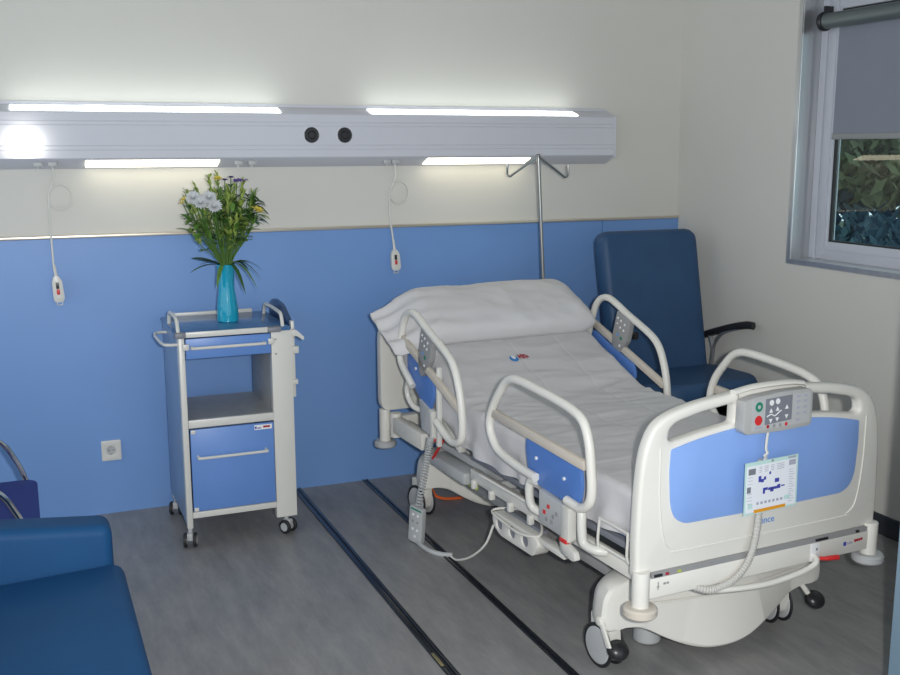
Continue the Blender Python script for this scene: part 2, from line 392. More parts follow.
# call handsets
def handset(x, ztop, zbot, xh, label):
    yy = YF+.035; y0 = yy
    t = thing('call_handset', label, 'call button', (xh, y0+.01, zbot), 0, 'call handsets hanging from the wall trunk')
    def T(mb, n, m, l=None): return mb.done(n, m, t, loc=(-xh, -(y0+.01), -zbot), label=l)
    z0 = under(yy)-.022
    rl = .045; cx, cz = x+.022, 1.402 if x < 1 else 1.392
    pts = [(x, yy, z0), (x+.001, yy, z0-.05), (x-.004, yy, cz+.06)]
    pts += [(cx-rl*math.cos(a), yy+.003*k/4, cz+rl*1.15*math.sin(a)) for k, a in enumerate([R(20+i*40) for i in range(19)])]
    pts += [(cx-rl-.001, yy+.012, cz-.03), (cx-rl-.002, yy+.012, cz-.10), (xh-.010, yy+.012, ztop+.05), (xh-.006, yy+.012, ztop)]
    T(MB().tube(pts, .0042, n=8, smooth=5), 'cord', 'white')
    T(MB().tube([(xh-.008, yy+.012, ztop+.045), (xh-.002, yy+.012, ztop-.005)], .0055, n=8), 'strain_relief', 'white')
    tl = Matrix.Translation((xh, yy+.012, (ztop+zbot)/2)) @ Matrix.Rotation(R(-4), 4, 'Y')
    h = (ztop-zbot)/2
    o = [(-.010, h), (.008, h), (.021, h*.55), (.022, -h*.75), (.014, -h), (-.016, -h), (-.022, -h*.75), (-.020, h*.5)]
    T(MB().prism(round_poly(o, .008), -.011, .011, 'y', r=.004, mtx=tl), 'handset_body', 'white')
    T(MB().box(-.006, .006, -.013, -.010, h*.02, h*.50, r=.001, mtx=tl), 'black_switch', 'blackp')
    T(MB().box(-.006, .006, -.0135, -.010, -h*.42, -h*.02, r=.001, mtx=tl), 'call_switch', 'red')
    T(MB().tube([tl @ Vector((-.010, 0, -h)), tl @ Vector((-.010, 0, -h-.012)), tl @ Vector((.010, 0, -h-.012)), tl @ Vector((.010, 0, -h))], .002, n=6, smooth=3), 'hook_loop', 'white')
handset(.155, 1.078, .966, .142, 'white nurse call handset hanging at the left, nearer the vase')
handset(1.64, 1.128, 1.028, 1.640, 'white nurse call handset hanging right of the cabinet, above the bed head')

# socket
so = thing('power_socket', 'square white power socket low on the blue wall left of the cabinet', 'socket', (.316, D-.014, .29))
MB().box(-.041, .041, -.010, 0, -.044, .044, r=.004).lathe([(0, .0), (.0, .0)]) if False else None
MB().prism(round_poly([(-.041, -.045), (.041, -.045), (.041, .045), (-.041, .045)], .005), -.009, 0, 'y', r=.002,
           holes=[[(.0205*math.cos(a*math.pi/12), .0205*math.sin(a*math.pi/12)) for a in range(24)]]).done('plate', 'white', so)
MB().lathe([(0, 0), (.0205, 0), (.0205, .006)], mtx=Matrix.Translation((0, -.002, 0)) @ Matrix.Rotation(R(90), 4, 'X')).done('socket_well', 'lgrey', so)
for s in (-1, 1): MB().cyl((s*.0095, -.001, 0), (s*.0095, -.0032, 0), .0026, n=10).done('pin_hole', 'blackp', so)
for s in (-1, 1): MB().box(-.003, .003, -.006, -.001, s*.018-.002, s*.018+.002).done('earth_clip', 'steel', so)

# ------------------------------------------------------------------ floor rails
def rail(x0, x1, y0, y1, label, brass=None):
    t = thing('floor_rail', label, 'floor rail', ((x0+x1)/2, (y0+y1)/2, 0), 0, 'dark rails on the floor')
    L = (-(x0+x1)/2, -(y0+y1)/2, 0); q = (x1-x0)/3
    MB().box(x0, x0+q, y0, y1, .0002, .006, r=.0015).box(x1-q, x1, y0, y1, .0002, .006, r=.0015).box(x0, x1, y0, y1, .0001, .002).done('channel', 'rail', t, loc=L)
    if brass: MB().box(x0+.001, x0+q, brass-.09, brass, .006, .0075, r=.0005).done('worn_end', 'brass', t, loc=L)
    return t
rail(1.124, 1.162, 2.0, D-.016, 'glossy dark floor rail running from the wall past the cabinet castor', 2.86)
rail(1.470, 1.498, 2.0, D-.016, 'dark floor rail running from the wall beneath the hand control')

# ------------------------------------------------------------------ bedside cabinet
bc = thing('bedside_cabinet', 'white and blue wheeled bedside cabinet with open shelf holding up the vase', 'cabinet', (.78, 4.30, 0))
def BC(mb, n, m, par=None, l=None): return mb.done(n, m, par or bc, loc=(-.78, -4.30, 0) if par is None else (0, 0, 0), label=l)
CX0, CX1, CY0, CY1 = .553, 1.0, 4.085, 4.53
def post(x0, x1, y0, y1, z0, z1): return MB().box(x0, x1, y0, y1, z0, z1, r=.004)
BC(post(.553, .577, CY0, CY0+.03, .078, .868), 'front_post', 'white')
BC(post(.553, .577, CY1-.03, CY1, .078, .868), 'rear_post', 'white')
BC(MB().prism(round_poly([(CY0-.002, .075), (CY0+.05, .075), (CY0+.05, .872), (CY0-.002, .872)], .004), .921, 1.006, 'x', r=.004), 'wide_front_column', 'white')
BC(post(.965, .999, CY1-.03, CY1, .078, .868), 'rear_post', 'white')
BC(MB().box(.5515, .5555, CY0+.031, CY1+.001, .10, .868, r=.001), 'side_panel', 'side')
BC(MB().box(.925, .931, CY0+.05, CY1-.03, .12, .855, r=.001), 'side_panel', 'shelf')
BC(MB().box(.577, .925, CY1-.012, CY1-.006, .12, .50), 'back_panel', 'side')
BC(MB().box(.562, .925, CY0+.004, CY1-.01, .512, .524), 'shelf', 'shelf')
BC(MB().box(.577, .921, CY0, CY0+.02, .497, .530, r=.003), 'shelf_front_rail', 'white')
BC(MB().box(.577, .921, CY0, CY0+.022, .120, .146, r=.003), 'lower_rail', 'white')
BC(MB().box(.562, .925, CY0+.02, CY1-.02, .125, .140), 'bottom_panel', 'shelf')
# table top with corner pieces
BC(MB().box(.545, 1.0, CY0-.012, CY1+.01, .870, .884, r=.004), 'top_panel', 'top')
BC(MB().box(.580, .905, CY0-.018, CY0-.008, .868, .890, r=.003), 'front_edge_rail', 'white')
BC(MB().box(.575, .94, CY1-.002, CY1+.012, .880, .898, r=.003), 'rear_edge_rail', 'white')
for x0, x1 in ((.540, .580), (.905, .960)): BC(MB().box(x0, x1, CY0-.018, CY0+.02, .866, .888, r=.004), 'corner_piece', 'dgrey')
for x in (.556, .975):
    BC(MB().tube([(x, CY0+.02, .878), (x, CY0+.045, .925), (x, CY0+.10, .935), (x, CY0+.29, .935), (x, CY0+.34, .925), (x, CY0+.37, .878)] if x > .9 else
                 [(x, CY0+.01, .878), (x, CY0+.035, .925), (x, CY0+.08, .938), (x, CY0+.20, .938), (x, CY0+.25, .925), (x, CY0+.27, .878)], .0075, smooth=6), 'top_handle', 'white')
BC(MB().tube([(.556, CY0+.02, .838), (.525, CY0+.02, .838), (.500, CY0+.05, .838), (.495, CY0+.20, .838), (.50, CY0+.30, .838), (.525, CY0+.33, .838), (.556, CY0+.33, .838)], .006, smooth=6), 'towel_rail', 'white')
# drawer
dr = BC(MB().box(.580, .918, CY0-.006, CY0+.012, .780, .862, r=.003).box(.60, .90, CY0+.012, CY0+.36, .785, .83), 'drawer', 'cabblue')
BC(MB().tube([(.602, CY0-.006, .828), (.606, CY0-.032, .828), (.62, CY0-.038, .828), (.87, CY0-.038, .828), (.884, CY0-.032, .828), (.888, CY0-.006, .828)], .006, smooth=4), 'drawer_handle', 'white', dr)
for x in (.580, .918): BC(MB().box(x-.012, x+.012, CY0-.016, CY0-.004, .818, .842, r=.003), 'drawer_clip', 'white')
# door
do = BC(MB().box(.581, .918, CY0-.006, CY0+.010, .150, .492, r=.003), 'door', 'cabblue')
BC(MB().tube([(.607, CY0-.006, .382), (.612, CY0-.030, .380), (.63, CY0-.036, .380), (.86, CY0-.036, .380), (.878, CY0-.030, .380), (.882, CY0-.006, .382)], .0058, smooth=4), 'door_handle', 'white', do)
for z in (.160, .484): BC(MB().box(.583, .601, CY0-.012, CY0-.005, z-.008, z+.008, r=.002), 'hinge', 'white', do)
stk = BC(MB().box(.838, .910, CY0-.0075, CY0-.006, .466, .486), 'sticker', 'whitep', do)
BC(MB().box(.840, .847, CY0-.0085, CY0-.0074, .471, .480).box(.850, .866, CY0-.0085, CY0-.0074, .471, .475), 'sticker_mark', 'ink', do)
BC(MB().box(.874, .902, CY0-.0085, CY0-.0074, .473, .481), 'sticker_print', 'logor', do)
# screws on the column
for z in (.835, .775): BC(MB().cyl((.938, CY0-.002, z), (.938, CY0-.006, z), .004, n=10), 'screw', 'grey')
# folded overbed tray and its arm on the right side
BC(MB().prism(round_poly([(CY0+.06, .835), (CY0+.42, .835), (CY0+.42, .925), (CY0+.34, .955), (CY0+.20, .945), (CY0+.06, .885)], .03), 1.012, 1.030, 'x', r=.005), 'folded_tray', 'tray')
BC(MB().box(1.012, 1.026, CY0+.03, CY0+.06, .58, .90, r=.003), 'tray_arm', 'white')
BC(MB().prism(round_poly([(1.000, .868), (1.025, .868), (1.060, .835), (1.055, .822), (1.028, .842), (1.000, .842)], .006), CY0, CY0+.03, 'y', r=.003), 'lever', 'white')
BC(MB().box(1.000, 1.040, CY0+.02, CY0+.05, .765, .795, r=.003), 'upper_bracket', 'white')
BC(MB().box(1.000, 1.034, CY0+.02, CY0+.04, .635, .655, r=.003), 'lower_bracket', 'white')
# castors
def castor(x, y, rz):
    st = BC(MB().cyl((x, y, .05), (x, y, .082), .009, n=12).box(x-.012, x+.012, y-.026, y+.012, .03, .062, r=.005, mtx=Matrix.Translation((x, y, 0)) @ Matrix.Rotation(rz, 4, 'Z') @ Matrix.Translation((-x, -y, 0))), 'castor', 'lgrey')
    q = Matrix.Translation((x, y, 0)) @ Matrix.Rotation(rz, 4, 'Z')
    mb = MB()
    for s in (-1, 1): mb.cyl(q @ Vector((s*.013, -.008, .0305)), q @ Vector((s*.026, -.008, .0305)), .030, n=24, r=.004)
    mb.done('castor_wheel', 'black', st)
    mb = MB()
    for s in (-1, 1): mb.cyl(q @ Vector((s*.012, -.008, .0305)), q @ Vector((s*.0275, -.008, .0305)), .018, n=20)
    mb.done('wheel_hub', 'lgrey', st)
castor(.565, CY0+.015, R(-15)); castor(.965, CY0+.02, R(35)); castor(.568, CY1-.02, R(-20)); castor(.975, CY1-.02, R(10))

# ------------------------------------------------------------------ vase and flowers
VX, VY, VZ = .792, 4.31, .8845
va = MB()
va.lathe([(0, 0), (.040, 0), (.044, .004), (.045, .02), (.0435, .05), (.0385, .095), (.0335, .130), (.032, .150), (.0335, .18), (.036, .215), (.038, .240), (.035, .240), (.033, .215), (.0305, .18), (.029, .150), (.0305, .130), (.035, .095), (.0405, .05), (.040, .03), (0, .026)], n=36)
va = va.done('vase', 'vase', loc=(VX, VY, VZ)); tag(va, 'turquoise glass vase standing on top of the bedside cabinet', 'vase')
def leafmesh(mb, base, d, up_, L, wd, curl=.3, fold=.15):
    """one curved leaf"""
    d = d.normalized(); side = d.cross(up_)
    if side.length < 1e-3: side = Vector((1, 0, 0))
    side.normalize(); nn = side.cross(d)
    b = mb.bm; rows = []
    N = 6
    for i in range(N+1):
        t = i/N; ww = wd*math.sin(math.pi*min(1, t*.92+.06))**.8*(1 if t < .98 else .15)
        c = base+d*L*t-Vector((0, 0, 1))*curl*L*t*t
        rows.append([b.verts.new(c-side*ww+nn*ww*fold*2), b.verts.new(c), b.verts.new(c+side*ww+nn*ww*fold*2)])
    for A, B_ in zip(rows, rows[1:]):
        for k in range(2): b.faces.new((A[k], A[k+1], B_[k+1], B_[k]))
def stem_path(tipx, tipy, tipz, k):
    a = rnd.uniform(0, 6.28); r0 = rnd.uniform(.004, .018)
    p0 = Vector((-tipx*.12+r0*math.cos(a), -tipy*.12+r0*math.sin(a), .035))
    l = Vector((tipx, tipy, 0)); k2 = min(.024, l.length*.25); n_ = l.normalized() if l.length > .001 else Vector((0, 0, 0))
    p1 = n_*k2*.9+Vector((0, 0, .236)); p2 = n_*(k2+(l.length-k2)*.62)+Vector((0, 0, .236+(tipz-.236)*.55))
    return [p0, p1, p2, Vector((tipx, tipy, tipz))]
def flower(kind, tx, ty, tz, label, cat='flower', group=None, nl=5, seed=0):
    # coordinates: tx right, ty towards the wall, tz above the vase foot
    t = thing(kind, label, cat, (VX, VY, VZ), 0, group)
    path = catmull(stem_path(tx, ty, tz, seed), 8)
    MB().tube(path, .0022, n=6).done('stem', 'stem', t)
    up_ = Vector((0, 0, 1))
    def along(f):
        q = f*(len(path)-1); i = min(int(q), len(path)-2); return path[i].lerp(path[i+1], q-i), (path[i+1]-path[i]).normalized()
    lm = MB()
    for j in range(nl):
        f = rnd.uniform(.50, .93); p_, dd = along(f); a = rnd.uniform(0, 6.28)
        o = Vector((math.cos(a), math.sin(a), rnd.uniform(.2, 1.1)))
        leafmesh(lm, p_, o, up_, rnd.uniform(.04, .085), rnd.uniform(.008, .016), rnd.uniform(.1, .6))
    lm.done('foliage', rnd.choice(['leaf', 'leaf', 'leafl', 'leafd']), t, recalc=False)
    tip, dd = path[-1], (path[-1]-path[-3]).normalized()
    return t, tip, dd
def bloom_disc(t, tip, dd, r, n, m, layers=2, centre='yel', wd=.3):
    mb = MB()
    q = dd.orthogonal().normalized(); q2 = dd.cross(q)
    for l in range(layers):
        for i in range(n):
            a = 2*math.pi*i/n+l*.3; o = q*math.cos(a)+q2*math.sin(a)
            leafmesh(mb, tip, o+dd*(.25+.55*l), dd, r*(1-.22*l)*rnd.uniform(.85, 1.1), r*wd, .05, .2)
    mb.done('bloom', m, t, recalc=False)
    MB().ball(tip+dd*.003, r*.2, sub=1).done('flower_centre', centre, t)
# white chrysanthemum-like heads
for i, (x, y, z) in enumerate([(-.105, -.085, .500), (-.072, -.100, .520), (-.055, -.110, .485), (-.128, -.060, .520)]):
    t, tip, dd = flower('white_flower', x, y, z, ['fluffy white bloom low at the left of the bouquet', 'topmost fluffy white bloom at the left of the bouquet', 'fluffy white bloom nearest the middle of the bouquet', 'outermost fluffy white bloom at the left of the bouquet'][i], group='white blooms in the vase', nl=3)
    bloom_disc(t, tip, (dd+Vector((-.1, -1.2, 0))).normalized(), .034, 18, 'wht', 5, 'wht', .16)
ylab = ['yellow flower sticking out at the far left of the bouquet', 'yellow flower at the top of the bouquet', 'pale yellow lily drooping at the right of the bouquet', 'yellow flower low at the far left under its neighbour']
for i, (x, y, z, r) in enumerate([(-.160, -.04, .510, .024), (-.03, -.07, .590, .028), (.125, -.08, .460, .036), (-.165, -.01, .495, .018)]):
    t, tip, dd = flower('yellow_flower', x, y, z, ylab[i], group='yellow blooms in the vase', nl=3)
    bloom_disc(t, tip, dd, r, 6, 'yel', 2, 'yel', .25)
for i, (x, y, z) in enumerate([(.005, -.03, .585), (.030, -.03, .595)]):
    t, tip, dd = flower('purple_flower', x, y, z, ['dark purple bloom at the top, left of the long purple spike', 'dark purple bloom at the top, beside the long purple spike'][i], nl=2)
    bloom_disc(t, tip, dd, .018, 8, 'pur', 2, 'pur', .3)
t, tip, dd = flower('purple_flower_spike', .055, -.03, .583, 'long purple flower spike leaning right on top of the bouquet', nl=2)
mb = MB()
for k in range(26):
    f = k/25; mb.ball(tip+Vector((-.01+.055*f, rnd.uniform(-.004, .004), .004*math.sin(f*3)+rnd.uniform(-.004, .004))), .0055*(1.15-f*.8), sub=1)
mb.done('bloom', 'pur', t)
# green filler: budded sprays and leafy stems
def spray(x, y, z, label, m='leafl', group='green budded sprays in the vase'):
    t, tip, dd = flower('green_spray', x, y, z, label, 'plant stem', group, nl=5)
    mb = MB()
    for k in range(20):
        f = rnd.random(); o = Vector((rnd.gauss(0, .010), rnd.gauss(0, .010), 0))
        leafmesh(mb, tip-dd*.08*f+o*.3, dd+o*40, Vector((0, 0, 1)), rnd.uniform(.018, .035), .0045, .1)
    mb.done('bud_cluster', m, t, recalc=False)
gl = 'leafy green spray among the cut flowers in the turquoise vase'
for i in range(38):
    a = rnd.uniform(0, 6.28); rr = rnd.uniform(.02, .135); z = rnd.uniform(.44, .585)-rr*.35
    spray(rr*math.cos(a)*1.15-.005, rr*math.sin(a)*.75, z, gl, rnd.choice(['leafl', 'leaf', 'leafl']))
spray(-.055, -.01, .600, gl); spray(-.020, 0, .615, gl); spray(-.145, -.01, .540, gl); spray(-.11, 0, .570, gl); spray(.085, 0, .575, gl); spray(.12, -.02, .53, gl, 'leaf')
def twig(x, y, z, n, label):
    t, tip, dd = flower('leafy_stem', x, y, z, label, 'plant stem', 'broad leafed stems in the vase', nl=4)
    mb = MB()
    for k in range(n):
        a = rnd.uniform(0, 6.28); leafmesh(mb, tip-dd*.03*rnd.random(), Vector((math.cos(a)+x*6, math.sin(a)*.7, rnd.uniform(-.3, .8))), Vector((0, 0, 1)), rnd.uniform(.04, .065), .013, .5)
    mb.done('leaf_cluster', rnd.choice(['leaf', 'leafd']), t, recalc=False)
for x, y, z in [(-.13, -.02, .455), (-.10, -.04, .42), (.10, -.03, .53), (.13, -.02, .50), (.09, -.04, .46), (.02, -.06, .50), (-.02, -.06, .45), (.05, -.05, .42), (.13, 0, .44), (.0, .04, .52)]:
    twig(x, y, z, 6, 'broad leafed stem among the cut flowers in the turquoise vase')
# collar of long leaves drooping over the rim
lv = thing('drooping_foliage', 'long drooping leaves hanging over the rim of the turquoise vase', 'foliage', (VX, VY, VZ))
for a, L, wd, cu, el in [(185, .135, .028, .12, .45), (170, .12, .026, .0, .25), (200, .15, .010, .3, .25), (-5, .10, .016, .35, .5), (-20, .15, .012, .75, .6), (10, .165, .010, .55, .55), (-40, .14, .009, .9, .5), (-62, .11, .010, 1.1, .4), (240, .10, .010, .9, .3), (150, .1, .012, .3, .4), (30, .12, .012, .6, .5)]:
    mb = MB(); a = R(a); o = Vector((math.cos(a), math.sin(a), el)); leafmesh(mb, Vector((math.cos(a)*.020, math.sin(a)*.020, .238)), o, Vector((0, 0, 1)), L, wd, cu*1.3)
    mb.done('long_leaf', rnd.choice(['leaf', 'leafd', 'leaf']), lv, recalc=False)

# ------------------------------------------------------------------ hospital bed (local: x across, y from foot to head)
TH = R(3.3); BO = (2.0046, 2.3649, 0)
bed = thing('hospital_bed', 'white adjustable hospital bed with blue footboard and tubular side rails', 'hospital bed', BO, TH)
def BD(mb, n, m, par=None, l=None): return mb.done(n, m, par or bed, label=l)
def smooth_outline(half, n=4):
    """mirror the right half (x>=0, from top centre down) and smooth"""
    pts = list(half)+[(-x, z) for x, z in reversed(half) if x > 1e-6]
    return pts
# footboard
half = [(0, .909), (.11, .905), (.24, .893), (.32, .879), (.375, .862), (.412, .838), (.436, .800), (.452, .745), (.461, .66), (.466, .52), (.464, .405)]
half = [(v.x, v.y) for v in catmull([(x, z, 0) for x, z in half], 4)]
outl = smooth_outline(half)
hR = [(.135, .874), (.25, .860), (.335, .842), (.362, .826), (.368, .795), (.352, .786), (.25, .802), (.135, .815)]
hR = round_poly(hR, .012, 3)
hL = [(-x, z) for x, z in reversed(hR)]
fb = BD(MB().prism(outl, -.008, .034, 'y', holes=[hR, hL], r=.012, seg=3), 'footboard', 'offw')
inner = [(0, .806), (.14, .801), (.27, .785), (.360, .766), (.363, .70), (.356, .600), (.340, .560), (.305, .540), (0, .536)]
inn = smooth_outline(inner)
BD(MB().prism(round_poly(inn, [.01, .05, .05, .006, .01, .03, .03, .03, .01, .03, .03, .03, .01, .006, .05, .05], 4), -.012, -.006, 'y', r=.002), 'blue_inset', 'blue', fb)
# raised contour line around the inset
cont = [(-.395, .775), (-.392, .62), (-.372, .50), (-.335, .465), (-.29, .458), (.29, .458), (.335, .465), (.372, .50), (.392, .62), (.395, .775)]
BD(MB().tube([(x, -.0075, z) for x, z in cont], .003, n=8, smooth=5), 'contour_bead', 'offw', fb)
for s in (-1, 1):
    BD(MB().tube([(s*.128, -.004, .909), (s*.128, -.012, .895), (s*.129, -.012, .878)], .0016, n=6), 'joint_line', 'grey', fb)
BD(MB().text('gence', .030, Matrix.Translation((.002, -.010, .500)) @ Matrix.Rotation(R(90), 4, 'X')), 'lettering', 'scriptb', fb)
# foot posts, bumpers, cross beam
def post_bumper(x, y, ztop, zb=.292):
    BD(MB().cyl((x, y, zb), (x, y, ztop), .0255, n=24, r=.002), 'corner_post', 'offw')
    BD(MB().lathe([(0, -.016), (.045, -.016), (.050, -.010), (.050, .006), (.044, .012), (.02, .013), (0, .013)], at=(x, y, zb)), 'bumper_disc', 'beige' if (x < 0 and y < 1) else 'lgrey')
for x in (-.447, .447): post_bumper(x, -.006, .420, .304)
cbm = BD(MB().box(-.425, .425, -.022, .016, .336, .398, r=.005), 'foot_crossbeam', 'offw')
BD(MB().box(-.42, .42, -.02, .05, .396, .412), 'crossbeam_slot', 'grey', cbm)
for x0, x1, m_ in ((-.412, -.385, 'black'), (-.372, -.362, 'logor'), (-.33, -.318, 'lime'), (-.215, -.20, 'grey'), (.20, .25, 'black'), (.37, .382, 'black')):
    BD(MB().box(x0, x1, -.024, -.019, .401, .408), 'frame_fitting', m_, cbm)
BD(MB().box(.180, .218, -.0236, -.0218, .338, .396, r=.001), 'white_label', 'whitep', cbm)
BD(MB().box(.201, .207, -.0245, -.0234, .372, .380), 'label_print', 'dgrey', cbm)
BD(MB().box(.318, .329, -.0238, -.0216, .366, .378), 'label_mark', 'ink', cbm)
BD(MB().box(.333, .341, -.0236, -.0216, .368, .375).box(.343, .349, -.0236, -.0216, .368, .377).box(.351, .356, -.0236, -.0216, .368, .375), 'label_print', 'inkg', cbm)
BD(MB().box(.364, .371, -.0236, -.0216, .371, .380).box(.373, .381, -.0236, -.0216, .372, .380).box(.383, .390, -.0236, -.0216, .372, .380).box(.392, .399, -.0236, -.0216, .373, .381), 'label_print', 'logor', cbm)
BD(MB().box(-.400, -.397, -.0235, -.0215, .362, .385).box(-.404, -.393, -.0235, -.0215, .370, .372).box(-.380, -.372, -.0235, -.0215, .374, .380).box(-.369, -.361, -.0235, -.0215, .374, .380), 'load_mark', 'grey', cbm)
# handle bar under the beam
hb = BD(MB().tube([(-.28, .03, .352), (-.25, -.01, .338), (-.20, -.035, .326), (-.05, -.045, .314), (.06, -.045, .316), (.15, -.045, .330), (.19, -.04, .350), (.205, .02, .362)], .009, smooth=6), 'release_bar', 'offw')
BD(MB().cyl((.195, -.03, .350), (.225, -.045, .350), .006).cyl((.222, -.044, .350), (.268, -.052, .349), .007, .0085, r=.002), 'red_grip', 'red', hb)
BD(MB().box(-.30, -.25, .0, .04, .335, .352, r=.004), 'bar_bracket', 'offw', hb)

# base covers (moulded shells) at both ends
def cover(y0, y1, name, sx=1):
    hf = [(0, .330), (.15, .328), (.28, .318), (.38, .300), (.425, .270), (.440, .225), (.438, .155), (.380, .150), (.30, .135), (.22, .092), (.15, .060), (.08, .040), (0, .034)]
    out = smooth_outline([(x*sx, z) for x, z in hf])
    out = [(v.x, v.y) for v in catmull([(x, z, 0) for x, z in out], 6, closed=True)]
    b = bmesh.new()
    # stack of rings: front lip, bulged belly, back
    rings = []
    sec = [(0, .93, .0), (.010, .98, .0), (.028, 1.0, 0), (.09, .99, 0), (.15, .95, 0), (.19, .88, 0)]
    L = y1-y0
    for dy, sc, _ in sec:
        ring = []
        for x, z in out:
            belly = .5+.5*math.cos(math.pi*min(1, abs(x)/.40))
            yy = dy/.19*L - .05*belly*max(0, min(1, (.27-z)/.15))
            ring.append(b.verts.new((x*sc, y0+yy, .19+(z-.19)*sc)))
        rings.append(ring)
    n = len(out)
    for A, B_ in zip(rings, rings[1:]):
        for k in range(n): b.faces.new((A[k], A[(k+1) % n], B_[(k+1) % n], B_[k]))
    for rg, fl_ in ((rings[0], 1), (rings[-1], 0)):
        es = [b.edges.get((rg[k], rg[(k+1) % n])) for k in range(n)]
        bmesh.ops.triangle_fill(b, use_beauty=True, edges=es)
    mb = MB(); mb.bm.free(); mb.bm = b
    return BD(mb, name, 'offw')
cv = cover(.170, .295, 'foot_base_cover')
BD(MB().tube([(x, .163-.05*(.5+.5*math.cos(math.pi*min(1, abs(x)/.40)))*max(0, min(1, (.27-z)/.15)), z) for x, z in [(-.38, .222), (-.30, .222), (-.2, .216), (0, .210), (.2, .216), (.30, .222), (.38, .222)]], .0035, n=8, smooth=5), 'cover_crease', 'offw', cv)
BD(MB().cyl((-.215, .155, .285), (-.215, .176, .285), .008, n=16, r=.002), 'round_badge', 'whitep', cv)
cover(1.63, 1.75, 'head_base_cover', .87)
# big castors
def big_castor(x, y, rz, side):
    q = Matrix.Translation((x, y, 0)) @ Matrix.Rotation(rz, 4, 'Z')
    st = BD(MB().prism(round_poly([(-.050, .05), (-.02, .03), (.012, .03), (.03, .07), (.035, .17), (-.055, .17), (-.065, .10)], .012), -.021, .021, 'x', r=.004, mtx=q), 'castor_fork', 'offw')
    for f_ in (-1, 1):
        BD(MB().cyl(q @ Vector((f_*.023, -.010, .0715)), q @ Vector((f_*.0285, -.010, .0715)), .071, n=40, r=.003), 'castor_tyre', 'black', st)
        BD(MB().cyl(q @ Vector((f_*.020, -.010, .0715)), q @ Vector((f_*.0305, -.010, .0715)), .060, n=36, r=.004), 'castor_disc', 'lgrey', st)
    return st
big_castor(-.385, .262, R(3), -1); big_castor(.310, .262, R(-8), 1)
big_castor(-.345, 1.735, R(8), -1); big_castor(.345, 1.735, R(5), 1)
# pedals
for s in (-1, 1):
    pa = BD(MB().cyl((s*.454, .190, .185), (s*.430, .190, .185), .013, n=18, r=.002).prism([(.178, .190), (.202, .195), (.150, .115), (.132, .122)], s*.446-.004, s*.446+.004, 'x', r=.001) if s < 0 else
            MB().tube([(.33, .20, .19), (.345, .185, .17), (.378, .165, .118)], .009, smooth=3), 'brake_lever', 'offw')
    c = Vector((-.412, .142, .104)) if s < 0 else Vector((.395, .152, .100))
    BD(MB().ball(c, .034, (1.05, 1.0, .72), 3, mtx=Matrix.Rotation(R(35), 4, 'X')), 'brake_pedal', 'blackp', pa)
BD(MB().cyl((-.165, .325, .003), (-.165, .325, .10), .046, .044, n=24, r=.008), 'foot_motor_housing', 'lgrey')

# base longitudinal beams and lifting arms, deck frame
for x in (-.285, .285): BD(MB().box(x-.022, x+.022, .36, 1.64, .235, .290, r=.006), 'base_beam', 'grey')
for x in (-.18, .18):
    BD(MB().box(x-.02, x+.02, -.30, .30, -.025, .025, r=.006, mtx=Matrix.Translation((0, 1.40, .335)) @ Matrix.Rotation(R(11), 4, 'X')), 'lifting_arm', 'lgrey')
    BD(MB().box(x-.02, x+.02, -.30, .30, -.025, .025, r=.006, mtx=Matrix.Translation((0, .55, .325)) @ Matrix.Rotation(R(-9), 4, 'X')), 'lifting_arm', 'lgrey')
BD(MB().cyl((0, .45, .30), (0, .85, .36), .035, n=20, r=.004), 'actuator', 'lgrey'); BD(MB().cyl((0, 1.0, .33), (0, 1.45, .29), .035, n=20, r=.004), 'actuator', 'lgrey')
for s in (-1, 1):
    BD(MB().box(s*.40-.014, s*.40+.014, .03, 1.12, .352, .398, r=.004), 'deck_side_frame', 'offw')
    BD(MB().box(s*.33-.012, s*.33+.012, 1.0, 1.9, .360, .390, r=.004), 'inner_frame', 'lgrey')
    fr_ = BD(MB().tube([(s*.435, y_, .418) for y_ in (.06, .22)], .005, n=8).tube([(s*.435, .30, .418), (s*.435, 1.0, .410)], .006, n=8), 'accessory_rail', 'offw')
    for y_ in (.66, .80, .94, 1.08):
        BD(MB().box(s*.418-.010, s*.418+.012, y_-.010, y_+.010, .330, .365, r=.004), 'frame_clip', 'white')
for y_ in (.10, .50, .95, 1.40, 1.80): BD(MB().box(-.32 if y_ > 1.2 else -.39, .32 if y_ > 1.2 else .39, y_-.015, y_+.015, .362, .392, r=.003), 'deck_cross_member', 'lgrey')
# deck platform: flat part and raised backrest
BA = math.atan(.42)
BD(MB().box(-.40, .40, .05, 1.14, .425, .448, r=.005), 'flat_deck', 'dgrey')
def bx_back(x0, x1, a0, a1, n0, n1, r=.004):
    return MB().box(x0, x1, a0, a1, n0, n1, r=r, mtx=Matrix.Translation((0, 1.16, .62)) @ Matrix.Rotation(BA, 4, 'X'))
BD(bx_back(-.40, .40, .02, .82, -.176, -.156), 'backrest_deck', 'lgrey')
BD(bx_back(-.40, -.37, .0, .60, -.215, -.178), 'backrest_frame', 'offw'); BD(bx_back(.37, .40, .0, .60, -.215, -.178), 'backrest_frame', 'offw')
BD(MB().cyl((0, 1.02, .40), (0, 1.50, .55), .022, n=16), 'backrest_actuator', 'lgrey')
# wire mattress stop at the left front
for s in (-1, 1):
    BD(MB().tube([(s*.415, .215, .405), (s*.445, .212, .415), (s*.447, .205, .50), (s*.447, .190, .508), (s*.447, .075, .508), (s*.447, .062, .50), (s*.447, .060, .425), (s*.415, .055, .408)], .0045, n=8, smooth=4), 'wire_mattress_stop', 'white')
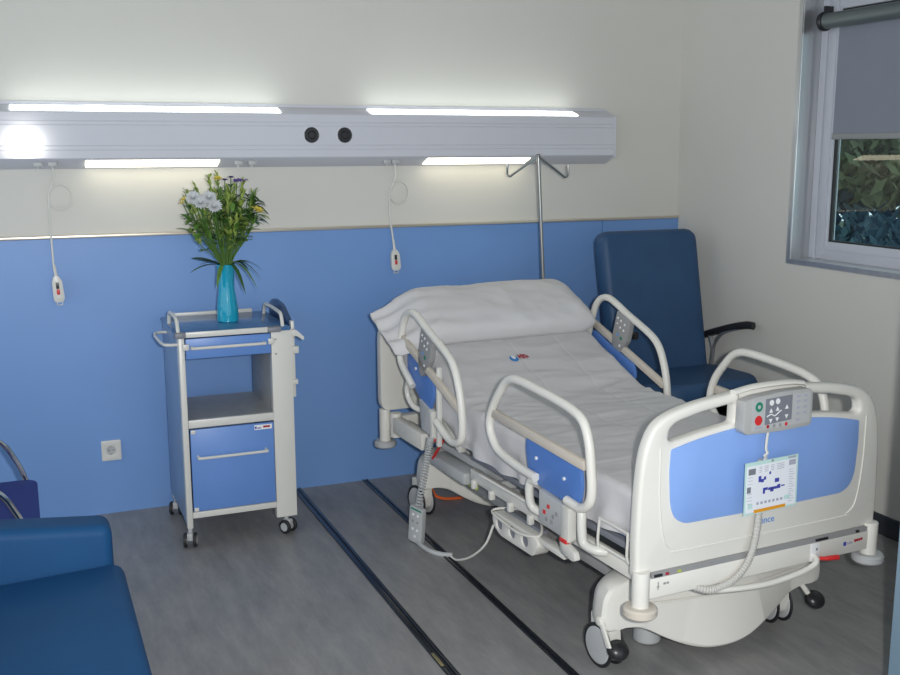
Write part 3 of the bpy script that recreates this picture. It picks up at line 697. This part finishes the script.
# headboard and head end frame
hbd = BD(MB().prism(round_poly([(-.455, .445), (.455, .445), (.455, .80), (.42, .905), (.33, .935), (-.33, .935), (-.42, .905), (-.455, .80)], .05), 1.905, 1.945, 'y', r=.012, seg=3), 'headboard', 'offw')
BD(MB().prism(round_poly([(-.35, .50), (.35, .50), (.35, .84), (-.35, .84)], .03), 1.900, 1.908, 'y', r=.002), 'headboard_inset', 'white', hbd)
for x in (-.430, .430):
    post_bumper(x, 1.925, .45, .292)
BD(MB().box(-.41, .41, 1.895, 1.95, .345, .415, r=.006), 'head_crossbeam', 'offw')
for s in (-1, 1):
    BD(MB().box(s*.40-.022, s*.40+.022, 1.55, 1.90, .352, .425, r=.006), 'head_side_beam', 'offw')
    BD(MB().cyl((s*.40, 1.87, .33), (s*.40, 1.87, .44), .026, n=20, r=.003), 'pole_socket', 'offw')
# side rails
def rail_foot(s):
    pts = [(.540, .540), (.66, .545), (.785, .562), (.840, .600), (.858, .650), (.835, .710), (.780, .780), (.735, .822), (.670, .840), (.552, .836), (.430, .828), (.330, .816), (.268, .792), (.236, .735), (.222, .660), (.216, .595), (.228, .550), (.275, .520), (.352, .522)]
    if s > 0: pts = [(y_-.048*min(1, max(0, (y_-.3)/.25)), z_+(.016 if z_ > .7 else 0)) for y_, z_ in pts]
    r_ = BD(MB().tube([(s*.470, y_, z_) for y_, z_ in pts], .0150, n=14, smooth=5), 'foot_side_rail', 'offw')
    BD(MB().box(-.010, .010, -.292+(.03 if s > 0 else 0), .292-(.03 if s > 0 else 0), -.016, .016, r=.005, mtx=Matrix.Translation((s*.468, .545-(.03 if s > 0 else 0), .674)) @ Matrix.Rotation(R(2.8), 4, 'X')), 'rail_bar', 'beige', r_)
    pn = [(.625, .660), (.300, .640), (.288, .585), (.300, .520), (.37, .505), (.545, .512), (.612, .550), (.630, .610)]
    BD(MB().prism(round_poly(pn, .02), s*.452-.006, s*.452+.006, 'x', r=.003), 'rail_panel', 'bluer', r_)
    for y_, z_ in ((.555, .600), (.385, .580)):
        BD(MB().cyl((s*.457, y_, z_), (s*.463, y_, z_), .006, n=12, r=.001), 'screw_cap', 'whitep', r_)
    # mechanism block
    bk = BD(MB().prism(round_poly([(.512, .512), (.366, .500), (.362, .395), (.510, .405)], .008), s*.462-.012, s*.462+.006, 'x', r=.003), 'rail_mechanism', 'lgrey', r_)
    if s < 0:
        BD(MB().prism(round_poly([(.366, .505), (.325, .502), (.325, .395), (.345, .375), (.366, .392)], .008), s*.462-.018, s*.462+.012, 'x', r=.004), 'mechanism_edge', 'white', r_)
        BD(MB().prism(round_poly([(.370, .392), (.330, .385), (.285, .375), (.275, .350), (.300, .345), (.345, .355)], .010), s*.475-.010, s*.475+.010, 'x', r=.004), 'release_lever', 'white', r_)
        BD(MB().box(s*.482-.004, s*.482+.012, .330, .368, .386, .398, r=.002), 'red_marker', 'red', r_)
        for y0_, z0_, m_ in ((.450, .470, 'red'), (.475, .445, 'red'), (.42, .445, 'grey'), (.40, .46, 'grey'), (.43, .425, 'grey'), (.46, .425, 'grey')):
            BD(MB().box(s*.4775, s*.4745, y0_-.006, y0_+.006, z0_-.006, z0_+.006), 'printed_mark', m_, r_)
    for y0_, sg in ((.565, 1), (.285, -1)):
        BD(MB().tube([(s*.462, y0_-sg*.015, .525), (s*.466, y0_+sg*.014, .515), (s*.468, y0_+sg*.018, .475), (s*.462, y0_+sg*.010, .430), (s*.440, y0_-sg*.02, .412), (s*.41, y0_-sg*.03, .405)] if sg > 0 else
                     [(s*.462, y0_-.005, .515), (s*.466, y0_-.012, .495), (s*.468, y0_-.018, .450), (s*.464, y0_-.026, .412), (s*.450, y0_-.065, .402), (s*.42, y0_-.085, .398)], .015, n=12, smooth=5), 'rail_hinge_arm', 'white', r_)
rail_foot(-1); rail_foot(1)
def rail_head(s):
    pts = [(1.525, .640), (1.560, .665), (1.625, .705), (1.650, .740), (1.650, .785), (1.625, .855), (1.600, .905), (1.560, .937), (1.505, .945), (1.440, .925), (1.363, .893), (1.200, .832), (1.140, .790), (1.105, .730), (1.082, .660), (1.072, .580), (1.082, .530), (1.118, .505), (1.165, .500), (1.220, .513), (1.300, .545)]
    r_ = BD(MB().tube([(s*.470, y_, z_) for y_, z_ in pts], .0150, n=14, smooth=5), 'head_side_rail', 'offw')
    a = math.atan2(.821-.636, 1.619-1.092)
    BD(MB().box(-.010, .010, -.285, .285, -.016, .016, r=.005, mtx=Matrix.Translation((s*.468, 1.360, .730)) @ Matrix.Rotation(a, 4, 'X')), 'rail_bar', 'beige', r_)
    pn = [(1.592, .795), (1.43, .740), (1.36, .715), (1.345, .640), (1.39, .560), (1.46, .585), (1.588, .668), (1.605, .73)] if s < 0 else [(1.592, .795), (1.43, .735), (1.28, .690), (1.262, .640), (1.30, .590), (1.40, .570), (1.50, .610), (1.588, .668), (1.605, .73)]
    BD(MB().prism(round_poly(pn, .02), s*.452-.006, s*.452+.006, 'x', r=.003), 'rail_panel', 'bluer', r_)
    BD(MB().cyl((s*.457, 1.515, .715), (s*.463, 1.515, .715), .006, n=12, r=.001), 'screw_cap', 'whitep', r_)
    kp = [(1.415, .905), (1.318, .872), (1.345, .775), (1.380, .735), (1.418, .700), (1.447, .715), (1.452, .780)]
    kk = BD(MB().prism(round_poly(kp, .010), s*.466-.012, s*.466+.012, 'x', r=.004), 'rail_keypad', 'grey', r_)
    for f_ in (-1, 1):
        xx = s*.466+f_*.0125
        for y_, z_, m_, rr in ((1.408, .872, 'whitep', .0055), (1.385, .862, 'whitep', .0055), (1.358, .848, 'whitep', .0055), (1.412, .848, 'whitep', .004), (1.390, .832, 'whitep', .005), (1.366, .822, 'whitep', .0055),
                              (1.408, .800, 'scriptb', .007), (1.384, .785, 'green', .008), (1.392, .752, 'paper', .006)):
            BD(MB().cyl((xx-f_*.001, y_, z_), (xx+f_*.0015, y_, z_), rr, n=10), 'keypad_button', m_, r_)
    # mechanism under the head rail
    bk = BD(MB().prism(round_poly([(1.475, .600), (1.375, .575), (1.365, .470), (1.455, .478)], .008), s*.452-.012, s*.452+.012, 'x', r=.003), 'rail_mechanism', 'lgrey', r_)
    BD(MB().prism(round_poly([(1.372, .58), (1.345, .57), (1.335, .46), (1.362, .455)], .008), s*.458-.012, s*.458+.010, 'x', r=.004), 'mechanism_edge', 'white', r_)
    BD(MB().box(s*.462-.004, s*.462+.012, 1.335, 1.375, .452, .466, r=.002), 'red_marker', 'red', r_)
    BD(MB().tube([(s*.462, 1.545, .655), (s*.464, 1.585, .640), (s*.462, 1.595, .59), (s*.45, 1.56, .545), (s*.42, 1.52, .53)], .012, n=10, smooth=5), 'rail_hinge_arm', 'white', r_)
    if s < 0: BD(MB().box(s*.455-.010, s*.455+.010, 1.296, 1.316, .44, .76, r=.004), 'upright_bar', 'white', r_)
rail_head(-1); rail_head(1)
# strap, lime level label, base arm
BD(MB().tube([(-.40, 1.375, .445), (-.40, 1.485, .335)], .006, n=8), 'red_strap', 'red')
BD(MB().box(-.37, -.355, 1.16, 1.23, .290, .322, r=.003), 'level_indicator', 'lime')
BD(MB().box(-.40, -.32, 1.20, 1.52, .300, .352, r=.012), 'head_drive_cover', 'lgrey')
# pedal unit: housing with three round recesses on an arm
pun = MB()
pc = [.905, .812, .720]
hx = [[(y_+.0235*math.cos(k*math.pi/10), .247+.0235*math.sin(k*math.pi/10)) for k in range(20)] for y_ in pc]
outp = round_poly([(.655, .210), (.90, .206), (.955, .235), (.955, .285), (.66, .285), (.625, .262)], .025)
pu = BD(pun.prism(outp, -.405, -.350, 'x', holes=hx, r=.005), 'hand_pump_unit', 'offw')
for y_ in pc:
    BD(MB().cyl((-.398, y_, .247), (-.352, y_, .247), .0238, n=24), 'round_recess', 'dgrey', pu)
BD(MB().tube([(-.41, .95, .282), (-.42, .83, .275), (-.42, .72, .275), (-.39, .645, .288), (-.35, .70, .31), (-.33, .80, .312), (-.36, .92, .295)], .0045, n=8, smooth=5, closed=True), 'wire_basket_ring', 'offw', pu)
BD(MB().tube([(-.35, .75, .305), (-.385, .74, .36)], .0045, n=8), 'basket_stay', 'offw', pu)
BD(MB().box(-.37, -.345, .66, .93, .280, .296, r=.003), 'dark_insert', 'dgrey', pu)
BD(MB().box(-.395, -.355, .48, .66, .262, .285, r=.005), 'support_arm', 'offw', pu)
BD(MB().box(-.395, -.375, .48, .51, .275, .36, r=.005), 'support_bracket', 'offw', pu)

# ------------------------------------------------------------------ mattress, sheet, pillow
def ztop(y): 
    a = .62; k = .42
    t = (y-1.16)
    s = .05
    return a+k*(t+math.sqrt(t*t+s*s))/2 - .0 if True else a
mt = thing('mattress', 'long hospital mattress covered with a rumpled white sheet with small emblem', 'mattress', (BO[0], BO[1], .449), TH)
y0m, y1m = .045, 1.865
core = MB(); b = core.bm; rows = []
NY = 40
for i in range(NY+1):
    y_ = y0m+.01+(y1m-y0m-.02)*i/NY; z = ztop(y_)-.012-.449; th = .145
    th = min(th, z-.001+.0) if y_ < 1.1 else .145
    rows.append([b.verts.new((x, y_, zz)) for x, zz in ((-.40, z-th), (-.405, z-th/2), (-.40, z), (.40, z), (.405, z-th/2), (.40, z-th))])
for A, B_ in zip(rows, rows[1:]):
    for k in range(6): b.faces.new((A[k], A[(k+1) % 6], B_[(k+1) % 6], B_[k]))
b.faces.new(rows[0]); b.faces.new(rows[-1][::-1])
core.done('mattress_core', 'navy', mt)
sh = MB(); b = sh.bm; rows = []
NX, NY = 150, 260; HW = .418
def wr(x, y):
    p_ = Vector((x*2.2, y*7, 0)); n1 = noise.noise(p_+Vector((3, 1, 0)))
    # ridged crosswise folds, strongest at the bend of the bed
    amp = .0035+.006*math.exp(-((y-1.22)/.22)**2)+.003*math.exp(-((y-.75)/.25)**2)
    rid = 1-abs(noise.noise(Vector((x*2.6+y*1.0, y*11-x*1.2, 1.7))))*2.2
    rid2 = 1-abs(noise.noise(Vector((x*5-y*2, y*17+x*3, 5.2))))*2.4
    f = amp*(rid*.9+rid2*.45)+.006*n1
    # pressed creases
    for cx in (-.02, .21): f -= .0022*math.exp(-((x-cx)/.005)**2)
    for cy in (.36, .60, .88): f -= .002*math.exp(-((y-cy)/.005)**2)
    return f
for j in range(-2, NY+3):
    t = min(max(j, 0), NY)/NY; y_ = y0m+(y1m-y0m)*t
    row = []
    zt = ztop(y_); hem = .150 + .012*noise.noise(Vector((0, y_*4, 2)))+(.012*math.exp(-((y_-.95)/.25)**2))
    for i in range(NX+1):
        u = i/NX*2-1           # -1..1 over side, top, side
        a = abs(u); sg = 1 if u > 0 else -1
        if a < .74: x = u/.74*(HW-.022); z = zt; outx = 0
        elif a < .80:
            q = (a-.74)/.06*math.pi/2; x = sg*(HW-.022+.022*math.sin(q)); z = zt-.022*(1-math.cos(q))
        else:
            q = (a-.80)/.20; fl_ = .010*math.sin(y_*38+3*noise.noise(Vector((y_*3, sg, 0))))*q+.010*noise.noise(Vector((y_*9, sg*3, q*2)))*q
            x = sg*(HW+.006*q+fl_); z = zt-.022-(hem-.022)*q
        if a < .80: z += wr(x, y_)*(1 if a < .74 else (.80-a)/.06)
        yy = y_
        if j < 0:
            zb = zt-hem; z = zb+(z-zb)*(.86 if j == -1 else .0); yy = y_-.012 if j == -1 else y_-.014; x *= .985
        if j > NY:
            zb = zt-hem; z = zb+(z-zb)*(.86 if j == NY+1 else 0.); yy = y_+.012
        row.append(b.verts.new((x, yy, z-.449)))
    rows.append(row)
for A, B_ in zip(rows, rows[1:]):
    for k in range(NX): b.faces.new((A[k], A[k+1], B_[k+1], B_[k]))
shm = sh.done('sheet', 'sheet', mt, ang=180)
# emblem printed on the sheet: blue disc with a pale quarter, red letters beside it
def on_sheet(mb, name, m):
    o = mb.done(name, m, mt)
    for v in o.data.vertices:
        x, y = v.co.x, v.co.y; v.co.z = ztop(y)+max(wr(x+dx_, y+dy_) for dx_ in (0, .008, -.008) for dy_ in (0, .008, -.008))+.0015+v.co.z-.449
    return o
EX, EY = -.038, 1.415
disc = [(EX-.018+.019*math.cos(a*math.pi/12), EY+.004+.021*math.sin(a*math.pi/12)) for a in range(24)]
on_sheet(MB().prism(disc, 0, .0004, 'z'), 'emblem_disc', 'logob')
on_sheet(MB().prism([(EX-.016+.009*math.cos(a*math.pi/8), EY+.012+.013*math.sin(a*math.pi/8)) for a in range(16)], .0006, .0010, 'z'), 'emblem_pale_part', 'whitep')
lt = MB()
for x0, x1, y0_, y1_ in ((.008, .014, -.004, .036), (.014, .022, .012, .024), (.022, .028, -.008, .040), (.030, .036, -.004, .036), (.036, .046, .024, .034), (.040, .046, -.004, .03), (.048, .054, 0, .022)):
    lt.box(EX+x0, EX+x1, EY+y0_*.75+.002, EY+y1_*.75+.002, 0, .0005)
on_sheet(lt, 'emblem_letters', 'logor')
# pillow
pl_ = MB(); b = pl_.bm; rows = []
pm = Matrix.Translation((0, 1.705, .893)) @ Matrix.Rotation(BA, 4, 'X')
NU, NV = 120, 64
for i in range(NU+1):
    u = i/NU; x = -.525+.965*u
    # thickness profile: full in the middle, flat open pillowcase end at the left
    e = min(1, (1-u)/.10); er = math.sqrt(max(0, 1-(1-e)**2))
    l = min(1, u/.20); el_ = .08+.92*(l*l*(3-2*l))
    th = .074*er*el_; dp = .185*(.86+.14*er)*(1 if u > .12 else 1-.16*(1-u/.12)**.8)
    row = []
    for k in range(NV):
        a = 2*math.pi*k/NV; ca, sa_ = math.cos(a), math.sin(a)
        yy = dp*math.copysign(abs(ca)**.85, ca); zz = th*math.copysign(abs(sa_)**.75, sa_)
        n1 = noise.noise(Vector((x*6, yy*8, zz*5+3)))*.010+(.006*(1-abs(noise.noise(Vector((x*9+yy*4, yy*12, 2))))*2))
        n1 += .010*math.exp(-(u/.22)**2)*math.sin(yy*70+x*20)
        zz += n1*(1 if sa_ > 0 else .3)*min(1, er+.2)
        drop = -.045*math.exp(-(u/.13)**2)
        p_ = pm @ Vector((x, yy, zz)); p_.z += drop*1.4
        row.append(b.verts.new(p_))
    rows.append(row)
for A, B_ in zip(rows, rows[1:]):
    for k in range(NV): b.faces.new((A[k], A[(k+1) % NV], B_[(k+1) % NV], B_[k]))
b.faces.new(rows[0]); b.faces.new(rows[-1][::-1])
po = pl_.done('pillow', 'pillow', ang=180)
po.matrix_world = Matrix.Translation((BO[0], BO[1], 0)) @ Matrix.Rotation(TH, 4, 'Z')
tag(po, 'long white pillow in a loose open ended case on the raised bed head', 'pillow')

# ------------------------------------------------------------------ infusion pole
ip = thing('infusion_pole', 'thin steel infusion pole with two hooks standing behind the pillow', 'drip stand', BO, TH)
bot, top_ = Vector((.425, 1.87, .34)), Vector((.318, 1.87, 1.560))
bot = Vector((.392, 1.87, .34))
MB().cyl(bot, top_, .0085, n=16).done('pole', 'steel', ip)
MB().ball(top_, .011).done('pole_cap', 'steel', ip)
for s, hx_, hz in ((-1, .164, 1.470), (1, .472, 1.462)):
    MB().tube([top_, (top_.x+(hx_-top_.x)*.95, 1.87, hz), (hx_, 1.87, hz+.002), (hx_+s*.008, 1.87, hz+.012), (hx_+s*.006, 1.87, hz+.055)], .0052, n=10).done('hook', 'chrome' if s < 0 else 'steel', ip)

# ------------------------------------------------------------------ foot end control panel with hose
def off(d): return (BO[0]-math.sin(TH)*d, BO[1]+math.cos(TH)*d, 0)
cp = thing('bed_control_panel', 'grey hand control with green and red buttons hooked over the footboard', 'control panel', off(.024), TH)
cp.scale = (.93, .82, 1); cp.location = off(.012)
CP = lambda mb, n, m, par=None: mb.done(n, m, par or cp)
co = [(-.150, .802), (-.148, .888), (-.10, .897), (.0, .903), (.115, .902), (.128, .892), (.128, .800), (.120, .790), (0, .786), (-.140, .790)]
bodyc = CP(MB().prism(round_poly(co, .006, 2), -.078, -.034, 'y', r=.006, seg=3), 'control_body', 'ctrl')
CP(MB().tube([(-.152, -.02, .906), (-.08, -.02, .915), (0, -.02, .917), (.08, -.02, .915), (.13, -.02, .908)], .008, n=10, smooth=3, squash=2.2), 'hook_strip', 'offw')
CP(MB().prism([(-.118, .798), (-.118, .888), (.118, .894), (.118, .802)], -.080, -.077, 'y'), 'face_plate', 'lgrey')
CP(MB().prism([(-.068, .812), (-.068, .888), (.040, .892), (.040, .818)], -.0815, -.079, 'y'), 'key_field', 'dgrey')
def disc(x, z, r_, n, m, d=.0015, y=-.0815): CP(MB().cyl((x, y+.001, z), (x, y-d, z), r_, n=20), n, m)
disc(-.094, .868, .0145, 'green_button', 'green', y=-.080); disc(-.094, .828, .0145, 'red_button', 'red', y=-.080)
disc(-.094, .868, .006, 'button_symbol', 'lgrey', .0022, y=-.080)
disc(-.045, .876, .0085, 'round_key', 'whitep'); disc(-.020, .878, .0085, 'round_key', 'whitep')
for x, z, u_ in ((-.046, .853, 1), (-.020, .856, 1), (.018, .858, 1), (-.046, .822, -1), (-.020, .824, -1), (.018, .829, -1)):
    CP(MB().prism([(x-.007, z-u_*.006), (x+.007, z-u_*.006), (x, z+u_*.006)], -.083, -.081, 'y'), 'arrow_key', 'whitep')
CP(MB().tube([(-.062, -.0822, .836), (-.045, -.0822, .842), (-.030, -.0822, .836), (-.012, -.0822, .846), (-.004, -.0822, .850)], .0018, n=6, smooth=3), 'bed_symbol', 'whitep')
for x, m_ in ((-.055, 'logor'), (-.030, 'grey'), (-.005, 'grey'), (.020, 'red')): disc(x, .806, .0055, 'small_key', m_, y=-.080)
for x, z in ((.066, .884), (.066, .868), (.066, .850), (.066, .832), (.066, .814), (.095, .884), (.095, .868), (.095, .85), (.095, .832), (-.10, .806), (-.085, .806)):
    CP(MB().box(x-.008, x+.008, -.0815, -.0795, z-.003, z+.003), 'printed_symbol', 'inkg')
# cable and hose
CP(MB().tube([(-.030, -.056, .795), (-.040, -.062, .765), (-.045, -.066, .735), (-.040, -.068, .722), (-.052, -.068, .715), (-.042, -.066, .708), (-.050, -.064, .700)], .0045, n=8, smooth=5), 'thin_cable', 'white')
hose = [(-.048, -.050, .70), (-.048, -.045, .62), (-.047, -.050, .54), (-.062, -.058, .46), (-.090, -.064, .40), (-.135, -.064, .355), (-.185, -.060, .335), (-.24, -.055, .330), (-.29, -.02, .345), (-.31, .03, .365)]
hp = catmull(hose, 14)
CP(MB().tube(hp, [.0128 if (i % 2) else .0105 for i in range(len(hp))], n=12), 'ribbed_hose', 'hose')
# instruction card
ic = thing('instruction_card', 'white laminated instruction card with orange strip hanging on the footboard', 'card', off(.014), TH)
IC = lambda mb, n, m: mb.done(n, m, ic)
CM = Matrix.Translation((-.036, -.078, .632)) @ Matrix.Rotation(R(-1.0), 4, 'Y')
def cbx(x0, x1, z0, z1, d=0, t=.0005): return MB().box(x0, x1, -.0012-d-t, -.001-d, z0, z1, mtx=CM)
IC(MB().box(-.100, .100, -.001, .001, -.079, .079, mtx=CM), 'card', 'teal')
IC(cbx(-.094, .094, -.072, .068), 'white_page', 'paper')
IC(cbx(-.064, .056, -.076, -.066, .0006), 'orange_strip', 'orangep')
IC(cbx(-.088, -.062, .042, .060, .0006), 'photo_print', 'dgrey'); IC(cbx(.064, .090, .050, .066, .0006), 'photo_print', 'inkg')
IC(cbx(-.092, -.078, -.012, .006, .0006), 'photo_print', 'dgrey'); IC(cbx(-.088, -.070, -.060, -.046, .0006), 'photo_print', 'teal')
IC(cbx(.060, .090, .0705, .0765, .0006), 'title_print', 'inkg'); IC(cbx(.050, .072, -.052, -.040, .0006), 'photo_print', 'teal')
dg = MB()
for x0, x1, z0, z1 in ((-.050, -.040, .016, .034), (-.040, -.030, .014, .024), (-.030, -.022, .020, .030), (.012, .028, .006, .018), (-.032, -.024, -.022, -.004), (-.024, -.014, -.012, -.004), (-.012, .022, -.014, -.006), (-.004, .008, -.020, -.010), (.022, .034, -.014, -.002), (.038, .050, -.010, -.006), (-.010, -.004, .034, .042)):
    dg.box(x0, x1, -.0024, -.0016, z0, z1, mtx=CM)
dg.done('bed_diagram', 'ink', ic)
ln = MB()
for k in range(4):
    for q, (x0, x1) in enumerate(((-.048, -.038), (-.028, -.014), (-.004, .008), (.018, .046))): ln.box(x0, x1, -.0022, -.0016, .060-.005*k, .0615-.005*k, mtx=CM)
for k in range(14): ln.box(.066, .066+.022*(.6+.4*((k*7) % 5)/4), -.0022, -.0016, .036-.0075*k, .0373-.0075*k, mtx=CM)
for k in range(9): ln.box(-.090, -.072, -.0022, -.0016, .034-.010*k, .0352-.010*k, mtx=CM) if k not in (3, 4) else None
for k in range(7): ln.box(-.055+.015*k, -.046+.015*k, -.0022, -.0016, -.052, -.044, mtx=CM)
ln.done('printed_text', 'inkg', ic)
IC(MB().cyl((-.036, -.080, .706), (-.036, -.076, .706), .004, n=12), 'eyelet', 'grey')

# ------------------------------------------------------------------ hand pendant on a coiled cord (left side of the bed)
hp_ = thing('hand_control', 'pale grey hand control hanging on a coiled cord at the left bed side', 'remote control', BO, TH)
HP = lambda mb, n, m: mb.done(n, m, hp_)
A_, B_ = Vector((-.478, 1.335, .470)), Vector((-.492, 1.425, .165))
coil = []
NT = 26
for i in range(NT*10+1):
    t = i/(NT*10); a = t*NT*2*math.pi; sp = t**1.25
    c = A_.lerp(B_, sp); r_ = .0125
    coil.append(c+Vector((math.cos(a)*r_, math.sin(a)*r_, 0)))
HP(MB().tube(coil, .0033, n=6), 'coiled_cord', 'lgrey')
pmx = Matrix.Translation((-.500, 1.425, .085)) @ Matrix.Rotation(R(8), 4, 'X') @ Matrix.Rotation(R(22), 4, 'Z')
HP(MB().prism(round_poly([(-.036, -.078), (.036, -.078), (.036, .078), (-.036, .078)], .008), -.011, .011, 'x', r=.004, mtx=pmx), 'control_body', 'lgrey')
for z_, y_ in ((.045, -.012), (.045, .014), (.015, -.012), (.015, .014), (-.02, -.012), (-.02, .014), (-.05, .0)):
    HP(MB().cyl(pmx @ Vector((-.0105, y_, z_)), pmx @ Vector((-.0125, y_, z_)), .006, n=12), 'key', 'whitep' if z_ != .015 else 'grey')
HP(MB().box(-.0118, -.0108, -.03, .03, .066, .073, mtx=pmx), 'green_stripe', 'green')
HP(MB().tube([(-.500, 1.44, .014), (-.50, 1.36, .010), (-.49, 1.30, .010), (-.46, 1.26, .008), (-.43, 1.24, .008)], .010, n=10, smooth=5), 'cable_sleeve', 'lgrey')
HP(MB().tube([(-.44, 1.25, .008), (-.44, 1.18, .012), (-.43, 1.08, .06), (-.415, .99, .14), (-.40, .955, .225)], .0045, n=8, smooth=5), 'cable', 'offw')
# orange cable under the head end
oc = MB().tube([(-.22, 1.90, .06), (-.20, 1.86, .02), (-.12, 1.84, .008), (0, 1.85, .008), (.15, 1.87, .008), (.25, 1.96, .03)], .007, n=8, smooth=6).done('orange_cable', 'orange')
oc.matrix_world = Matrix.Translation((BO[0], BO[1], 0)) @ Matrix.Rotation(TH, 4, 'Z'); tag(oc, 'orange cable looping behind the head base of the bed', 'cable')

# ------------------------------------------------------------------ reclining armchair behind the bed
ac = thing('recliner_armchair', 'high backed navy recliner armchair in the corner behind the bed', 'armchair', (2.86, 4.1, 0))
AC = lambda mb, n, m, par=None: mb.done(n, m, par or ac)
def cushion(w, h, t, nx=24, nz=32, puff=.35, rc=.06, tap=0):
    """rounded slab in x (w) and z (h), thickness t on y"""
    b = bmesh.new(); 
    def pt(u, v, side):
        x = (u-.5)*w*(1+tap*(v-.5)); z = v*h
        du = min(u, 1-u)*w; dv = min(v, 1-v)*h
        # rounded corner outline
        cx = max(0, rc-du); cz = max(0, rc-dv); 
        if cx > 0 and cz > 0:
            l = math.hypot(cx, cz)
            if l > rc:
                k = rc/l; x -= math.copysign(cx*(1-k), u-.5); z -= math.copysign(cz*(1-k), v-.5); dd = 0
            else: dd = rc-l
        else: dd = min(du, dv)
        e = min(1, dd/.035); thk = t/2*(math.sqrt(max(0, 1-(1-e)**2))*(1-.0)+0)
        return Vector((x, side*(thk+.0), z))
    def g(i, n): return .5-.5*math.cos(math.pi*i/n)*(1) if True else i/n
    F = [[b.verts.new(pt(g(i, nx), g(j, nz), -1)) for i in range(nx+1)] for j in range(nz+1)]
    K = [[b.verts.new(pt(g(i, nx), g(j, nz), 1)) for i in range(nx+1)] for j in range(nz+1)]
    for j in range(nz):
        for i in range(nx):
            b.faces.new((F[j][i], F[j][i+1], F[j+1][i+1], F[j+1][i])); b.faces.new((K[j][i], K[j+1][i], K[j+1][i+1], K[j][i+1]))
    bmesh.ops.remove_doubles(b, verts=b.verts, dist=1e-4)
    return b
def slab(b, mtx):
    mb = MB(); mb.bm.free(); mb.bm = b; bmesh.ops.transform(b, matrix=mtx, verts=b.verts); return mb
XC = 0.004   # chair centre x offset
AC(slab(cushion(.555, .80, .11, rc=.06, tap=.03), Matrix.Translation((XC, .075, .415)) @ Matrix.Rotation(R(-13), 4, 'X')), 'backrest', 'navy')
AC(slab(cushion(.62, .485, .12, rc=.15), Matrix.Translation((XC+.015, .13, .474)) @ Matrix.Rotation(R(88.5), 4, 'X') @ Matrix.Scale(1, 4)), 'seat', 'navy')
AC(MB().box(-.25, .26, -.42, .12, .34, .40, r=.01), 'seat_frame', 'blackp')
for s in (-1, 1):
    x = XC+s*.325
    ar = AC(MB().tube([(x, .17, .662), (x, .06, .700), (x, -.05, .735), (x, -.15, .760), (x, -.20, .763)], .019, n=12, smooth=5, squash=.7), 'armrest', 'blackp')
    AC(MB().tube([(x, .13, .665), (x, .10, .60), (x, .11, .52), (x-s*.01, .11, .37)], .011, n=10, smooth=5).tube([(x, -.12, .745), (x, .03, .69), (x, .09, .62), (x, .10, .55)], .009, n=10, smooth=5), 'arm_support', 'alu', ar)
for s in (-1, 1):
    AC(MB().tube([(XC+s*.25, .12, .37), (XC+s*.27, .20, .18), (XC+s*.27, .26, .013)], .013, n=10, smooth=5), 'leg', 'chrome')
    AC(MB().tube([(XC+s*.25, -.32, .37), (XC+s*.27, -.35, .18), (XC+s*.27, -.37, .013)], .013, n=10, smooth=5), 'leg', 'chrome')

# ------------------------------------------------------------------ blue vinyl sofa, lower left
sf = thing('sofa', 'blue vinyl sofa in the lower left foreground with low padded arm', 'sofa', (-.15, 2.4, 0))
SF = lambda mb, n, m: mb.done(n, m, sf, loc=(.15, -2.4, 0))
def soft_box(x0, x1, y0, y1, z0, z1, r=.03, f=None, seg=5):
    mb = MB().box(x0, x1, y0, y1, z0, z1, r=r, seg=seg)
    return mb
sb = soft_box(-.62, .217, 1.35, 2.985, .27, .425, .035)
for v in sb.bm.verts:
    if v.co.z > .35: v.co.z += -.035*max(0, (.15-v.co.x))/.77
SF(sb, 'seat_cushion', 'sofa')
am = soft_box(-.66, .192, 2.975, 3.105, .10, .560, .030)
for v in am.bm.verts:
    if v.co.z > .3: v.co.z += -.028*(v.co.x+.10)/.3
SF(am, 'armrest', 'sofa')
SF(soft_box(-.66, .16, 1.35, 2.98, .08, .28, .01), 'base', 'sofa')
SF(soft_box(-.82, -.60, 1.30, 3.10, .12, .85, .04), 'backrest', 'sofa')
for x in (-.70, .10):
    for y in (1.45, 2.98): SF(MB().cyl((x, y, 0), (x, y, .11), .02, .025, n=14), 'leg', 'blackp')

# ------------------------------------------------------------------ visitor chair beyond the sofa
vc = thing('visitor_chair', 'royal blue chair with curved chrome arms between the sofa and wall', 'chair', (-.25, 3.56, 0))
VC = lambda mb, n, m: mb.done(n, m, vc, loc=(.25, -3.56, 0))
VC(MB().prism(round_poly([(-.46, 3.30), (.004, 3.30), (.004, 3.825), (-.46, 3.825)], .06, 6), .385, .445, 'z', r=.02, seg=4), 'seat', 'royal')
VC(MB().box(-.03, .02, -.24, .24, 0, .42, r=.02, seg=4, mtx=Matrix.Translation((-.50, 3.56, .47)) @ Matrix.Rotation(R(-12), 4, 'Y')), 'backrest', 'royal')
for y, x_ in ((3.265, 0), (3.86, 0)):
    VC(MB().tube([(-.56, y, .012), (-.52, y, .30), (-.46, y, .60), (-.40, y, .655), (-.30, y, .665), (-.19, y, .640), (-.105, y, .578), (-.070, y, .525), (-.036, y, .44), (-.01, y, .30), (.0, y, .012)], .0095, n=10, smooth=6), 'arm_frame', 'chrome')
VC(MB().tube([(-.03, 3.265, .40), (-.03, 3.86, .40)], .009, n=8).tube([(-.50, 3.265, .40), (-.50, 3.86, .40)], .009, n=8), 'cross_tube', 'chrome')
